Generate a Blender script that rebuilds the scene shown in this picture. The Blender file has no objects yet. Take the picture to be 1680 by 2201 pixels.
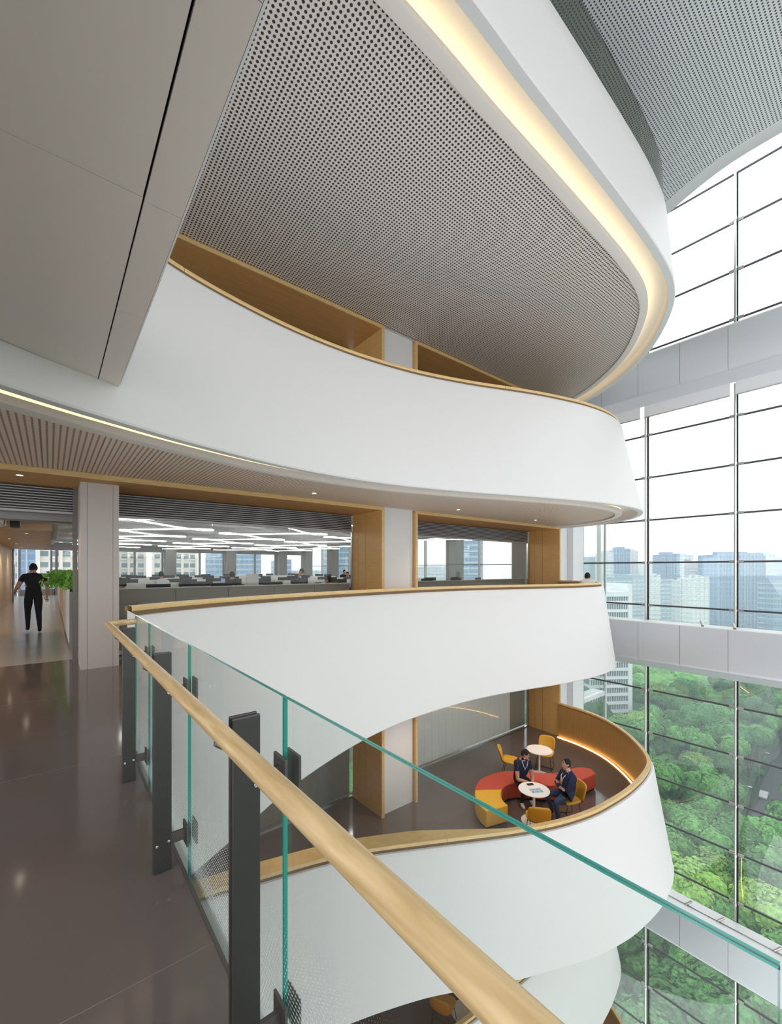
import bpy, bmesh, math, random
from mathutils import Vector, Matrix, noise
random.seed(7)
PI = math.pi
COL = bpy.context.scene.collection
sc = bpy.context.scene
F = 4.263                     # storey height; the camera's own floor is z = 0

# ---------------------------------------------------------------- camera, sky, exposure
cam_d = bpy.data.cameras.new('camera'); cam = bpy.data.objects.new('camera', cam_d); COL.objects.link(cam)
cam.location = (0, 0, 1.6)
cam.rotation_euler = (PI/2, 0, -math.atan2(.6255, .7802))
cam_d.sensor_fit = 'HORIZONTAL'; cam_d.sensor_width = 36.0
cam_d.lens = 913.0/1680*36.0
cam_d.shift_y = (1222-1100.5)/1680
cam_d.clip_start = .05; cam_d.clip_end = 3000
sc.camera = cam
w = bpy.data.worlds.new('overcast_sky'); sc.world = w; w.use_nodes = True
bg = w.node_tree.nodes['Background']
bg.inputs[0].default_value = (.93, .965, 1, 1); bg.inputs[1].default_value = 1.75
sun_d = bpy.data.lights.new('sun', 'SUN'); sun_d.energy = .5; sun_d.angle = math.radians(40); sun_d.color = (1, .97, .92)
sun = bpy.data.objects.new('sun', sun_d); COL.objects.link(sun); sun.rotation_euler = (math.radians(42), 0, math.radians(125))
sc.view_settings.view_transform = 'Standard'
try: sc.view_settings.look = 'None'
except Exception: pass
sc.view_settings.exposure = 0.33; sc.view_settings.gamma = 1.0; sc.view_settings.use_curve_mapping = False
cy = sc.cycles
cy.max_bounces = 10; cy.diffuse_bounces = 6; cy.glossy_bounces = 5; cy.transmission_bounces = 6; cy.transparent_max_bounces = 24
cy.caustics_reflective = False; cy.caustics_refractive = False; cy.sample_clamp_indirect = 6.0
cy.use_denoising = True

# ---------------------------------------------------------------- materials
MATS = {}
def mat(name):
    m = bpy.data.materials.new(name); m.use_nodes = True; MATS[name] = m
    nt = m.node_tree; return m, nt, nt.nodes['Principled BSDF']
def nd(nt, t, **k):
    n = nt.nodes.new(t)
    for a, b in k.items(): setattr(n, a, b)
    return n
def L(nt, a, b): nt.links.new(a, b)
def plain(name, col, rough=.5, metal=0., spec=.5, bump=0, bscale=60, var=0, vscale=3, emit=None, es=0):
    m, nt, p = mat(name)
    p.inputs['Base Color'].default_value = (*col, 1); p.inputs['Roughness'].default_value = rough
    p.inputs['Metallic'].default_value = metal; p.inputs['Specular IOR Level'].default_value = spec
    tc = nd(nt, 'ShaderNodeTexCoord')
    if var:
        n = nd(nt, 'ShaderNodeTexNoise'); n.inputs['Scale'].default_value = vscale; n.inputs['Detail'].default_value = 4
        L(nt, tc.outputs['Object'], n.inputs['Vector'])
        r = nd(nt, 'ShaderNodeMapRange'); r.inputs[3].default_value = 1-var; r.inputs[4].default_value = 1+var
        L(nt, n.outputs['Fac'], r.inputs[0])
        mx = nd(nt, 'ShaderNodeVectorMath', operation='SCALE'); mx.inputs[0].default_value = col
        L(nt, r.outputs[0], mx.inputs['Scale']); L(nt, mx.outputs[0], p.inputs['Base Color'])
    if bump:
        n = nd(nt, 'ShaderNodeTexNoise'); n.inputs['Scale'].default_value = bscale; n.inputs['Detail'].default_value = 3
        L(nt, tc.outputs['Object'], n.inputs['Vector'])
        b = nd(nt, 'ShaderNodeBump'); b.inputs['Strength'].default_value = bump; b.inputs['Distance'].default_value = .01
        L(nt, n.outputs['Fac'], b.inputs['Height']); L(nt, b.outputs[0], p.inputs['Normal'])
    if emit:
        p.inputs['Emission Color'].default_value = (*emit, 1); p.inputs['Emission Strength'].default_value = es
    return m
def emissive(name, col, s):
    m = bpy.data.materials.new(name); m.use_nodes = True; nt = m.node_tree; nt.nodes.clear(); MATS[name] = m
    e = nd(nt, 'ShaderNodeEmission'); e.inputs[0].default_value = (*col, 1); e.inputs[1].default_value = s
    o = nd(nt, 'ShaderNodeOutputMaterial'); L(nt, e.outputs[0], o.inputs[0]); return m
def wood(name, c1, c2, rough=.4, sc3=(1, 1, 1), scale=6, bump=.05):
    m, nt, p = mat(name)
    tc = nd(nt, 'ShaderNodeTexCoord'); mp = nd(nt, 'ShaderNodeMapping'); mp.inputs['Scale'].default_value = sc3
    L(nt, tc.outputs['Object'], mp.inputs['Vector'])
    n = nd(nt, 'ShaderNodeTexNoise'); n.inputs['Scale'].default_value = scale; n.inputs['Detail'].default_value = 6; n.inputs['Distortion'].default_value = .6
    L(nt, mp.outputs[0], n.inputs['Vector'])
    r = nd(nt, 'ShaderNodeValToRGB'); r.color_ramp.elements[0].position = .3; r.color_ramp.elements[1].position = .7
    r.color_ramp.elements[0].color = (*c1, 1); r.color_ramp.elements[1].color = (*c2, 1)
    L(nt, n.outputs['Fac'], r.inputs[0]); L(nt, r.outputs[0], p.inputs['Base Color'])
    p.inputs['Roughness'].default_value = rough
    b = nd(nt, 'ShaderNodeBump'); b.inputs['Strength'].default_value = bump; b.inputs['Distance'].default_value = .005
    L(nt, n.outputs['Fac'], b.inputs['Height']); L(nt, b.outputs[0], p.inputs['Normal'])
    return m
def perforated(name, col, dark, ax, ay, px, py, rad, rough=.55):
    """painted metal sheet punched with a square grid of round holes (too fine to cut one by one)"""
    m, nt, p = mat(name)
    tc = nd(nt, 'ShaderNodeTexCoord'); sp = nd(nt, 'ShaderNodeSeparateXYZ'); L(nt, tc.outputs['Object'], sp.inputs[0])
    def cell(o, pitch):
        a = nd(nt, 'ShaderNodeMath', operation='DIVIDE'); a.inputs[1].default_value = pitch; L(nt, o, a.inputs[0])
        b = nd(nt, 'ShaderNodeMath', operation='FRACT'); L(nt, a.outputs[0], b.inputs[0])
        c = nd(nt, 'ShaderNodeMath', operation='SUBTRACT'); c.inputs[1].default_value = .5; L(nt, b.outputs[0], c.inputs[0])
        d = nd(nt, 'ShaderNodeMath', operation='MULTIPLY'); d.inputs[1].default_value = pitch; L(nt, c.outputs[0], d.inputs[0])
        e = nd(nt, 'ShaderNodeMath', operation='MULTIPLY'); L(nt, d.outputs[0], e.inputs[0]); L(nt, d.outputs[0], e.inputs[1])
        return e.outputs[0]
    u, v = cell(sp.outputs[ax], px), cell(sp.outputs[ay], py)
    s = nd(nt, 'ShaderNodeMath', operation='ADD'); L(nt, u, s.inputs[0]); L(nt, v, s.inputs[1])
    q = nd(nt, 'ShaderNodeMath', operation='SQRT'); L(nt, s.outputs[0], q.inputs[0])
    k = nd(nt, 'ShaderNodeMapRange'); k.inputs[1].default_value = rad*.85; k.inputs[2].default_value = rad*1.1
    L(nt, q.outputs[0], k.inputs[0])
    mx = nd(nt, 'ShaderNodeMix', data_type='RGBA'); mx.inputs[6].default_value = (*dark, 1); mx.inputs[7].default_value = (*col, 1)
    L(nt, k.outputs[0], mx.inputs[0]); L(nt, mx.outputs[2], p.inputs['Base Color'])
    p.inputs['Roughness'].default_value = rough
    return m
def glass(name, tint, frit=None, refl=1.0, ior=1.5):
    m = bpy.data.materials.new(name); m.use_nodes = True; nt = m.node_tree; nt.nodes.clear(); MATS[name] = m
    t = nd(nt, 'ShaderNodeBsdfTransparent'); t.inputs[0].default_value = (*tint, 1)
    g = nd(nt, 'ShaderNodeBsdfGlossy'); g.inputs['Roughness'].default_value = 0; g.inputs[0].default_value = (refl, refl, refl, 1)
    fr = nd(nt, 'ShaderNodeFresnel'); ge = nd(nt, 'ShaderNodeNewGeometry')
    iv = nd(nt, 'ShaderNodeMapRange'); iv.inputs[3].default_value = ior; iv.inputs[4].default_value = 1/ior   # same reflectance from either face of the pane
    L(nt, ge.outputs['Backfacing'], iv.inputs[0]); L(nt, iv.outputs[0], fr.inputs[0])
    mx = nd(nt, 'ShaderNodeMixShader'); L(nt, fr.outputs[0], mx.inputs[0]); L(nt, t.outputs[0], mx.inputs[1]); L(nt, g.outputs[0], mx.inputs[2])
    o = nd(nt, 'ShaderNodeOutputMaterial'); last = mx
    if frit:
        # white ceramic dots printed on the glass, larger towards the foot of the pane
        pitch, z0, z1 = frit
        tc = nd(nt, 'ShaderNodeTexCoord'); sp = nd(nt, 'ShaderNodeSeparateXYZ'); L(nt, tc.outputs['Object'], sp.inputs[0])
        def M(op, a, b=None, clamp=False):
            n = nd(nt, 'ShaderNodeMath', operation=op); n.use_clamp = clamp
            for i, x in enumerate((a, b)):
                if x is None: continue
                if isinstance(x, (int, float)): n.inputs[i].default_value = x
                else: L(nt, x, n.inputs[i])
            return n.outputs[0]
        row = M('FLOOR', M('DIVIDE', sp.outputs[2], pitch))
        sh = M('MULTIPLY', M('FRACT', M('MULTIPLY', row, .5)), 1.0)
        a = M('SUBTRACT', M('FRACT', M('ADD', M('DIVIDE', sp.outputs[1], pitch), sh)), .5)
        b = M('SUBTRACT', M('FRACT', M('DIVIDE', sp.outputs[2], pitch)), .5)
        d = M('SQRT', M('ADD', M('MULTIPLY', a, a), M('MULTIPLY', b, b)))
        rr = nd(nt, 'ShaderNodeMapRange'); rr.inputs[1].default_value = z0; rr.inputs[2].default_value = z1
        rr.inputs[3].default_value = .52; rr.inputs[4].default_value = 0; L(nt, sp.outputs[2], rr.inputs[0])
        f = M('MULTIPLY', M('LESS_THAN', d, rr.outputs[0]), .6)
        df = nd(nt, 'ShaderNodeBsdfDiffuse'); df.inputs[0].default_value = (.8, .85, .84, 1)
        m2 = nd(nt, 'ShaderNodeMixShader'); L(nt, f, m2.inputs[0]); L(nt, mx.outputs[0], m2.inputs[1]); L(nt, df.outputs[0], m2.inputs[2]); last = m2
    L(nt, last.outputs[0], o.inputs[0]); return m

plain('white_plaster', (.64, .62, .605), .45, bump=.02, bscale=8)
plain('white_paint', (.66, .66, .66), .5)
plain('soffit_grey', (.70, .65, .61), .55)
plain('bulkhead_grey', (.61, .54, .49), .42)
plain('beam_white', (.54, .55, .57), .32, metal=.25)
plain('column_taupe', (.50, .46, .43), .4)
plain('dark_gap', (.015, .014, .014), .8)
plain('floor_joint', (.20, .175, .16), .35)
plain('clamp_grey', (.36, .34, .32), .35, metal=.4)
plain('brown_gap', (.16, .095, .045), .7)
plain('steel', (.55, .54, .52), .25, metal=1)
plain('post_metal', (.085, .082, .078), .42, metal=.75, bump=.03, bscale=200)
plain('bracket_metal', (.15, .135, .125), .4, metal=.7)
plain('black_metal', (.02, .02, .02), .4, metal=.4)
plain('black_plastic', (.02, .02, .022), .5)
plain('louvre_dark', (.05, .05, .055), .5)
plain('louvre_light', (.42, .41, .41), .4, metal=.3)
plain('table_white', (.85, .83, .82), .35)
plain('yellow_leather', (.62, .33, .035), .5, bump=.05, bscale=90)
plain('yellow_fabric', (.66, .38, .04), .8, bump=.1, bscale=200)
plain('red_fabric', (.47, .075, .05), .8, bump=.1, bscale=200)
plain('skin', (.52, .28, .19), .5)
plain('hair_black', (.009, .008, .007), .85, bump=.4, bscale=120)
plain('navy_shirt', (.012, .017, .045), .8)
plain('navy_sweater', (.014, .022, .07), .85)
plain('jeans', (.035, .055, .12), .85, var=.3, vscale=12)
plain('dark_trousers', (.012, .013, .018), .85)
plain('black_cloth', (.010, .011, .014), .85)
plain('white_cloth', (.65, .65, .66), .8)
plain('grey_cloth', (.12, .13, .15), .85)
plain('shoe_black', (.012, .012, .012), .5)
plain('shoe_white', (.6, .6, .58), .6)
plain('lanyard_white', (.8, .8, .82), .5)
plain('screen_blue', (.05, .07, .3), .3, emit=(.25, .3, .9), es=.5)
plain('screen_dark', (.02, .022, .03), .25)
plain('leaf_green', (.17, .40, .05), .6, var=.5, vscale=14)
plain('office_grey', (.30, .29, .275), .5)
plain('office_white', (.78, .77, .75), .5)
plain('office_ceiling', (.5, .5, .5), .8)
plain('carpet_grey', (.16, .155, .15), .9)
plain('asphalt', (.10, .10, .105), .9)
plain('pavement_pale', (.33, .32, .31), .9)
plain('park_ground', (.035, .07, .03), .95, var=.5, vscale=.08)
plain('trunk_brown', (.09, .065, .045), .9)
plain('car_white', (.7, .7, .7), .3); plain('car_dark', (.05, .05, .06), .3); plain('car_silver', (.35, .36, .38), .3, metal=.4); plain('car_glass', (.02, .025, .03), .1)
plain('wax', (.9, .9, .9), .6)
emissive('led_warm', (1, .72, .36), 3.6)
emissive('led_cream', (1, .72, .40), 1.35)
emissive('led_gold', (1, .60, .20), 9.0)
emissive('led_white', (1, .96, .93), 15.0)
emissive('downlight', (1, .9, .75), 14.0)
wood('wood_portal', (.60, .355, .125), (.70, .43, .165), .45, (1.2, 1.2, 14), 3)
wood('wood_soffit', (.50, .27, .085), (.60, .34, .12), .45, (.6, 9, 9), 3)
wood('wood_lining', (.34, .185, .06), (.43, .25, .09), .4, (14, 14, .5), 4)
wood('wood_rail', (.50, .33, .145), (.74, .54, .29), .35, (16, 1.3, 16), 3)
wood('wood_cap', (.56, .37, .155), (.66, .46, .21), .35, (1.5, 1.5, 8), 4)
wood('wood_light', (.55, .38, .22), (.62, .44, .27), .45, (.5, .5, 6), 3)
perforated('perforated_sheet', (.69, .635, .595), (.02, .018, .018), 0, 1, .056, .056, .0172)
perforated('perforated_low', (.74, .62, .52), (.05, .04, .035), 0, 1, .056, .034, .0115)
perforated('perforated_roof', (.66, .67, .67), (.03, .03, .035), 0, 1, .062, .062, .0165)
glass('glass_curtain', (.955, .985, .975), ior=1.6)
glass('glass_office', (.93, .95, .94), ior=1.3)
glass('glass_rail', (.955, .98, .968), frit=(.0165, -.30, .62), ior=1.45)
glass('glass_balcony', (.42, .46, .40), ior=1.35)
plain('glass_edge', (.035, .36, .29), .15, spec=.6)
plain('glass_edge_dark', (.10, .17, .19), .2)
m, nt, p = mat('floor_polished')
tc = nd(nt, 'ShaderNodeTexCoord'); n = nd(nt, 'ShaderNodeTexNoise'); n.inputs['Scale'].default_value = .7; n.inputs['Detail'].default_value = 5
L(nt, tc.outputs['Object'], n.inputs['Vector'])
r = nd(nt, 'ShaderNodeValToRGB'); r.color_ramp.elements[0].color = (.105, .082, .076, 1); r.color_ramp.elements[1].color = (.145, .115, .105, 1)
L(nt, n.outputs['Fac'], r.inputs[0]); L(nt, r.outputs[0], p.inputs['Base Color'])
p.inputs['Roughness'].default_value = .1; p.inputs['Specular IOR Level'].default_value = .75
m, nt, p = mat('floor_tile')
tc = nd(nt, 'ShaderNodeTexCoord'); mp = nd(nt, 'ShaderNodeMapping'); mp.inputs['Scale'].default_value = (.7, 14, 1); L(nt, tc.outputs['Object'], mp.inputs[0])
n = nd(nt, 'ShaderNodeTexNoise'); n.inputs['Scale'].default_value = 1.5; L(nt, mp.outputs[0], n.inputs['Vector'])
r = nd(nt, 'ShaderNodeValToRGB'); r.color_ramp.elements[0].color = (.33, .30, .28, 1); r.color_ramp.elements[1].color = (.46, .42, .39, 1)
L(nt, n.outputs['Fac'], r.inputs[0]); L(nt, r.outputs[0], p.inputs['Base Color']); p.inputs['Roughness'].default_value = .22
m, nt, p = mat('bright_blind')
tc = nd(nt, 'ShaderNodeTexCoord'); wv = nd(nt, 'ShaderNodeTexWave'); wv.bands_direction = 'Z'; wv.inputs['Scale'].default_value = 9; wv.inputs['Distortion'].default_value = 0
L(nt, tc.outputs['Object'], wv.inputs['Vector'])
tr = nd(nt, 'ShaderNodeBsdfTranslucent'); tr.inputs[0].default_value = (.8, .8, .78, 1); ms_ = nd(nt, 'ShaderNodeMixShader'); ms_.inputs[0].default_value = .45; L(nt, p.outputs[0], ms_.inputs[1]); L(nt, tr.outputs[0], ms_.inputs[2]); L(nt, ms_.outputs[0], nt.nodes['Material Output'].inputs[0])
r = nd(nt, 'ShaderNodeValToRGB'); r.color_ramp.elements[0].color = (.66, .65, .64, 1); r.color_ramp.elements[1].color = (.86, .85, .84, 1)
L(nt, wv.outputs['Fac'], r.inputs[0]); L(nt, r.outputs[0], p.inputs['Base Color']); p.inputs['Roughness'].default_value = .28; p.inputs['Specular IOR Level'].default_value = .9
def facade(name, c1, c2, sx, sz, thick=.25, rough=.35):
    """window grid finer than can be told apart: thin floor lines and mullion lines on a far tower"""
    m, nt, p = mat(name)
    tc = nd(nt, 'ShaderNodeTexCoord'); sp = nd(nt, 'ShaderNodeSeparateXYZ'); L(nt, tc.outputs['Object'], sp.inputs[0])
    ad = nd(nt, 'ShaderNodeMath', operation='ADD'); L(nt, sp.outputs[0], ad.inputs[0]); L(nt, sp.outputs[1], ad.inputs[1])
    outs = []
    for o, s in ((ad.outputs[0], sx), (sp.outputs[2], sz)):
        a = nd(nt, 'ShaderNodeMath', operation='DIVIDE'); a.inputs[1].default_value = s; L(nt, o, a.inputs[0])
        b = nd(nt, 'ShaderNodeMath', operation='FRACT'); L(nt, a.outputs[0], b.inputs[0])
        c = nd(nt, 'ShaderNodeMath', operation='LESS_THAN'); c.inputs[1].default_value = thick; L(nt, b.outputs[0], c.inputs[0]); outs.append(c.outputs[0])
    mxx = nd(nt, 'ShaderNodeMath', operation='MAXIMUM'); L(nt, outs[0], mxx.inputs[0]); L(nt, outs[1], mxx.inputs[1])
    mx = nd(nt, 'ShaderNodeMix', data_type='RGBA'); mx.inputs[6].default_value = (*c1, 1); mx.inputs[7].default_value = (*c2, 1)
    L(nt, mxx.outputs[0], mx.inputs[0]); L(nt, mx.outputs[2], p.inputs['Base Color']); p.inputs['Roughness'].default_value = rough
    return m
facade('tower_blue', (.09, .20, .38), (.18, .32, .50), 3.6, 3.6)
facade('tower_deep', (.09, .18, .34), (.17, .29, .46), 2.4, 4.0)
facade('tower_pale', (.42, .48, .54), (.56, .60, .64), 4, 3.3, .4)
facade('tower_pink', (.42, .42, .48), (.56, .53, .56), 5, 3.2, .5)
facade('tower_white', (.40, .46, .52), (.66, .69, .72), 4.5, 3.0, .5)
facade('tower_mid', (.22, .34, .44), (.36, .46, .54), 30, 3.4, .35)
plain('facade_white', (.62, .66, .68), .6)
plain('facade_glass', (.10, .17, .22), .12, spec=.8)
plain('resid_wall', (.68, .62, .58), .7)
plain('resid_window', (.10, .16, .17), .2)
def leafy(name, c):
    m, nt, p = mat(name); tc = nd(nt, 'ShaderNodeTexCoord'); gi = nd(nt, 'ShaderNodeObjectInfo')
    n = nd(nt, 'ShaderNodeTexNoise'); n.inputs['Scale'].default_value = 2.2; n.inputs['Detail'].default_value = 5; n.inputs['Roughness'].default_value = .7; L(nt, tc.outputs['Object'], n.inputs['Vector'])
    r = nd(nt, 'ShaderNodeMapRange'); r.inputs[1].default_value = .3; r.inputs[2].default_value = .7; r.inputs[3].default_value = .45; r.inputs[4].default_value = 1.6; L(nt, n.outputs['Fac'], r.inputs[0])
    q = nd(nt, 'ShaderNodeMapRange'); q.inputs[3].default_value = .7; q.inputs[4].default_value = 1.35; L(nt, gi.outputs['Random'], q.inputs[0])
    k = nd(nt, 'ShaderNodeMath', operation='MULTIPLY'); L(nt, r.outputs[0], k.inputs[0]); L(nt, q.outputs[0], k.inputs[1])
    s_ = nd(nt, 'ShaderNodeVectorMath', operation='SCALE'); s_.inputs[0].default_value = c; L(nt, k.outputs[0], s_.inputs['Scale']); L(nt, s_.outputs[0], p.inputs['Base Color'])
    b = nd(nt, 'ShaderNodeBump'); b.inputs['Strength'].default_value = .9; b.inputs['Distance'].default_value = .5; L(nt, n.outputs['Fac'], b.inputs['Height']); L(nt, b.outputs[0], p.inputs['Normal']); p.inputs['Roughness'].default_value = .75
_x = plain; plain = lambda n, c, *a, **k: leafy(n, c)
plain('tree_dark', (.06, .18, .05), .8, var=.5, vscale=1.2)
plain('tree_mid', (.10, .27, .065), .8, var=.45, vscale=1.2)
plain('tree_light', (.18, .33, .07), .8, var=.4, vscale=1.2)
plain = _x

# ---------------------------------------------------------------- mesh helpers
class MB:
    def __init__(s): s.v = []; s.f = []; s.m = []
    def add(s, vs, fs, mi=0):
        b = len(s.v); s.v += [tuple(v) for v in vs]; s.f += [tuple(b+i for i in f) for f in fs]; s.m += [mi]*len(fs); return s
    def box(s, x0, x1, y0, y1, z0, z1, mi=0, M=None):
        vs = [(x, y, z) for z in (z0, z1) for y in (y0, y1) for x in (x0, x1)]
        if M: vs = [M @ Vector(v) for v in vs]
        return s.add(vs, [(0, 2, 3, 1), (4, 5, 7, 6), (0, 1, 5, 4), (2, 6, 7, 3), (0, 4, 6, 2), (1, 3, 7, 5)], mi)
    def tube(s, pts, r, n=10, mi=0, closed=False, cap=True):
        P = [Vector(p) for p in pts]; N = len(P); rings = []
        for i, p in enumerate(P):
            if closed: t = P[(i+1) % N]-P[i-1]
            else: t = P[min(i+1, N-1)]-P[max(i-1, 0)]
            t.normalize(); u = t.cross(Vector((0, 0, 1)))
            if u.length < .05: u = t.cross(Vector((0, 1, 0)))
            u.normalize(); w_ = t.cross(u)
            rr = r[i] if isinstance(r, (list, tuple)) else r
            rings.append([p+u*math.cos(2*PI*k/n)*rr+w_*math.sin(2*PI*k/n)*rr for k in range(n)])
        vs = [v for R in rings for v in R]; fs = []
        for i in range(N if closed else N-1):
            a = i*n; b = ((i+1) % N)*n
            fs += [(a+k, b+k, b+(k+1) % n, a+(k+1) % n) for k in range(n)]
        if cap and not closed: fs += [tuple(range(n)), tuple(range((N-1)*n, N*n))[::-1]]
        return s.add(vs, fs, mi)
    def lathe(s, prof, c=(0, 0, 0), n=32, mi=0):
        vs = []; fs = []; k = len(prof)
        for j in range(n):
            a = 2*PI*j/n
            vs += [(c[0]+r*math.cos(a), c[1]+r*math.sin(a), c[2]+z) for r, z in prof]
        for j in range(n):
            for i in range(k-1):
                a = j*k+i; b = ((j+1) % n)*k+i
                fs.append((a, b, b+1, a+1))
        return s.add(vs, fs, mi)
    def prism(s, poly, z0, z1, mi=0):
        n = len(poly)
        vs = [(x, y, z0) for x, y in poly]+[(x, y, z1) for x, y in poly]
        fs = [tuple(range(n))[::-1], tuple(range(n, 2*n))]+[(i, (i+1) % n, n+(i+1) % n, n+i) for i in range(n)]
        return s.add(vs, fs, mi)
    def mesh(s, name, mats, smooth=False, weld=False):
        me = bpy.data.meshes.new(name); me.from_pydata(s.v, [], s.f); me.update()
        for m in (mats if isinstance(mats, (list, tuple)) else [mats]): me.materials.append(MATS[m])
        me.polygons.foreach_set('material_index', s.m)
        bm = bmesh.new(); bm.from_mesh(me)
        if weld: bmesh.ops.remove_doubles(bm, verts=bm.verts, dist=1e-5)
        bmesh.ops.recalc_face_normals(bm, faces=bm.faces); bm.to_mesh(me); bm.free()
        if smooth:
            me.polygons.foreach_set('use_smooth', [True]*len(me.polygons))
            try: me.set_sharp_from_angle(angle=math.radians(40))
            except Exception: pass
        return me
    def build(s, name, mats, parent=None, smooth=False, bevel=0, **tags):
        o = bpy.data.objects.new(name, s.mesh(name, mats, smooth)); COL.objects.link(o)
        if parent: o.parent = parent
        if bevel:
            b = o.modifiers.new('bevel', 'BEVEL'); b.width = bevel; b.segments = 2; b.limit_method = 'ANGLE'
        return tag(o, **tags)
def tag(o, label=None, cat=None, group=None, kind=None):
    if label: o['label'] = label
    if cat: o['category'] = cat
    if group: o['group'] = group
    if kind: o['kind'] = kind
    return o
def empty(name, loc=(0, 0, 0), rz=0, **t):
    o = bpy.data.objects.new(name, None); COL.objects.link(o); o.location = loc; o.rotation_euler = (0, 0, rz); o.empty_display_size = .1
    return tag(o, **t)
def link(name, me, parent=None, loc=(0, 0, 0), rz=0, **t):
    o = bpy.data.objects.new(name, me); COL.objects.link(o); o.location = loc; o.rotation_euler = (0, 0, rz)
    if parent: o.parent = parent
    return tag(o, **t)
def dup(o, loc=None, rz=None, parent=None, label=None, group=None, scale=None):
    c = o.copy(); COL.objects.link(c)
    if parent: c.parent = parent
    if loc is not None: c.location = loc
    if rz is not None: c.rotation_euler = (0, 0, rz)
    if scale is not None: c.scale = scale
    if label: c['label'] = label
    if group: c['group'] = group
    for ch in list(o.children): dup(ch, parent=c)
    return c

def spline(P, n):
    """Catmull-Rom through the 2-D points P, resampled to n points of equal arc length"""
    P = [Vector((p[0], p[1])) for p in P]; Q = [P[0]*2-P[1]]+P+[P[-1]*2-P[-2]]; D = []
    for i in range(1, len(Q)-2):
        a, b, c, d = Q[i-1:i+3]
        k0 = max((b-a).length, 1e-4)**.5; k1 = max((c-b).length, 1e-4)**.5; k2 = max((d-c).length, 1e-4)**.5
        t0, t1, t2, t3 = 0, k0, k0+k1, k0+k1+k2
        for j in range(16):
            t = t1+(t2-t1)*j/16
            A1 = a*((t1-t)/(t1-t0))+b*((t-t0)/(t1-t0)); A2 = b*((t2-t)/(t2-t1))+c*((t-t1)/(t2-t1)); A3 = c*((t3-t)/(t3-t2))+d*((t-t2)/(t3-t2))
            B1 = A1*((t2-t)/(t2-t0))+A2*((t-t0)/(t2-t0)); B2 = A2*((t3-t)/(t3-t1))+A3*((t-t1)/(t3-t1))
            D.append(B1*((t2-t)/(t2-t1))+B2*((t-t1)/(t2-t1)))
    D.append(P[-1])
    for _ in range(12):                                    # take the hand-read wobble out
        D = [D[0]]+[(D[i-1]+D[i]*2+D[i+1])/4 for i in range(1, len(D)-1)]+[D[-1]]
    s = [0]
    for i in range(1, len(D)): s.append(s[-1]+(D[i]-D[i-1]).length)
    out = []; j = 0
    for i in range(n):
        t = s[-1]*i/(n-1)
        while j < len(s)-2 and s[j+1] < t: j += 1
        f = (t-s[j])/max(s[j+1]-s[j], 1e-9); out.append(D[j].lerp(D[j+1], min(max(f, 0), 1)))
    return out
def offset(C, d):
    out = []
    for i, p in enumerate(C):
        t = C[min(i+1, len(C)-1)]-C[max(i-1, 0)]; t.normalize(); out.append(Vector((p.x-t.y*d, p.y+t.x*d)))
    return out
def ylow(C, x):
    for i in range(len(C)-1):
        a, b = C[i], C[i+1]
        if min(a.x, b.x) <= x <= max(a.x, b.x) and abs(b.x-a.x) > 1e-9: return a.y+(b.y-a.y)*(x-a.x)/(b.x-a.x)
    return C[0].y if x < C[0].x else None
def sweep(name, rows, mats, parent, smooth=True, mi=0, **t):
    """rows: polylines of equal length, lofted one to the next"""
    mb = MB(); n = len(rows[0]); vs = [p for R in rows for p in R]; fs = []
    for a in range(len(rows)-1):
        fs += [(a*n+i, a*n+i+1, (a+1)*n+i+1, (a+1)*n+i) for i in range(n-1)]
    mb.add(vs, fs, mi); return mb.build(name, mats, parent, smooth, **t)
def P3(C, z): return [(p.x, p.y, z) for p in C]

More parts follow.
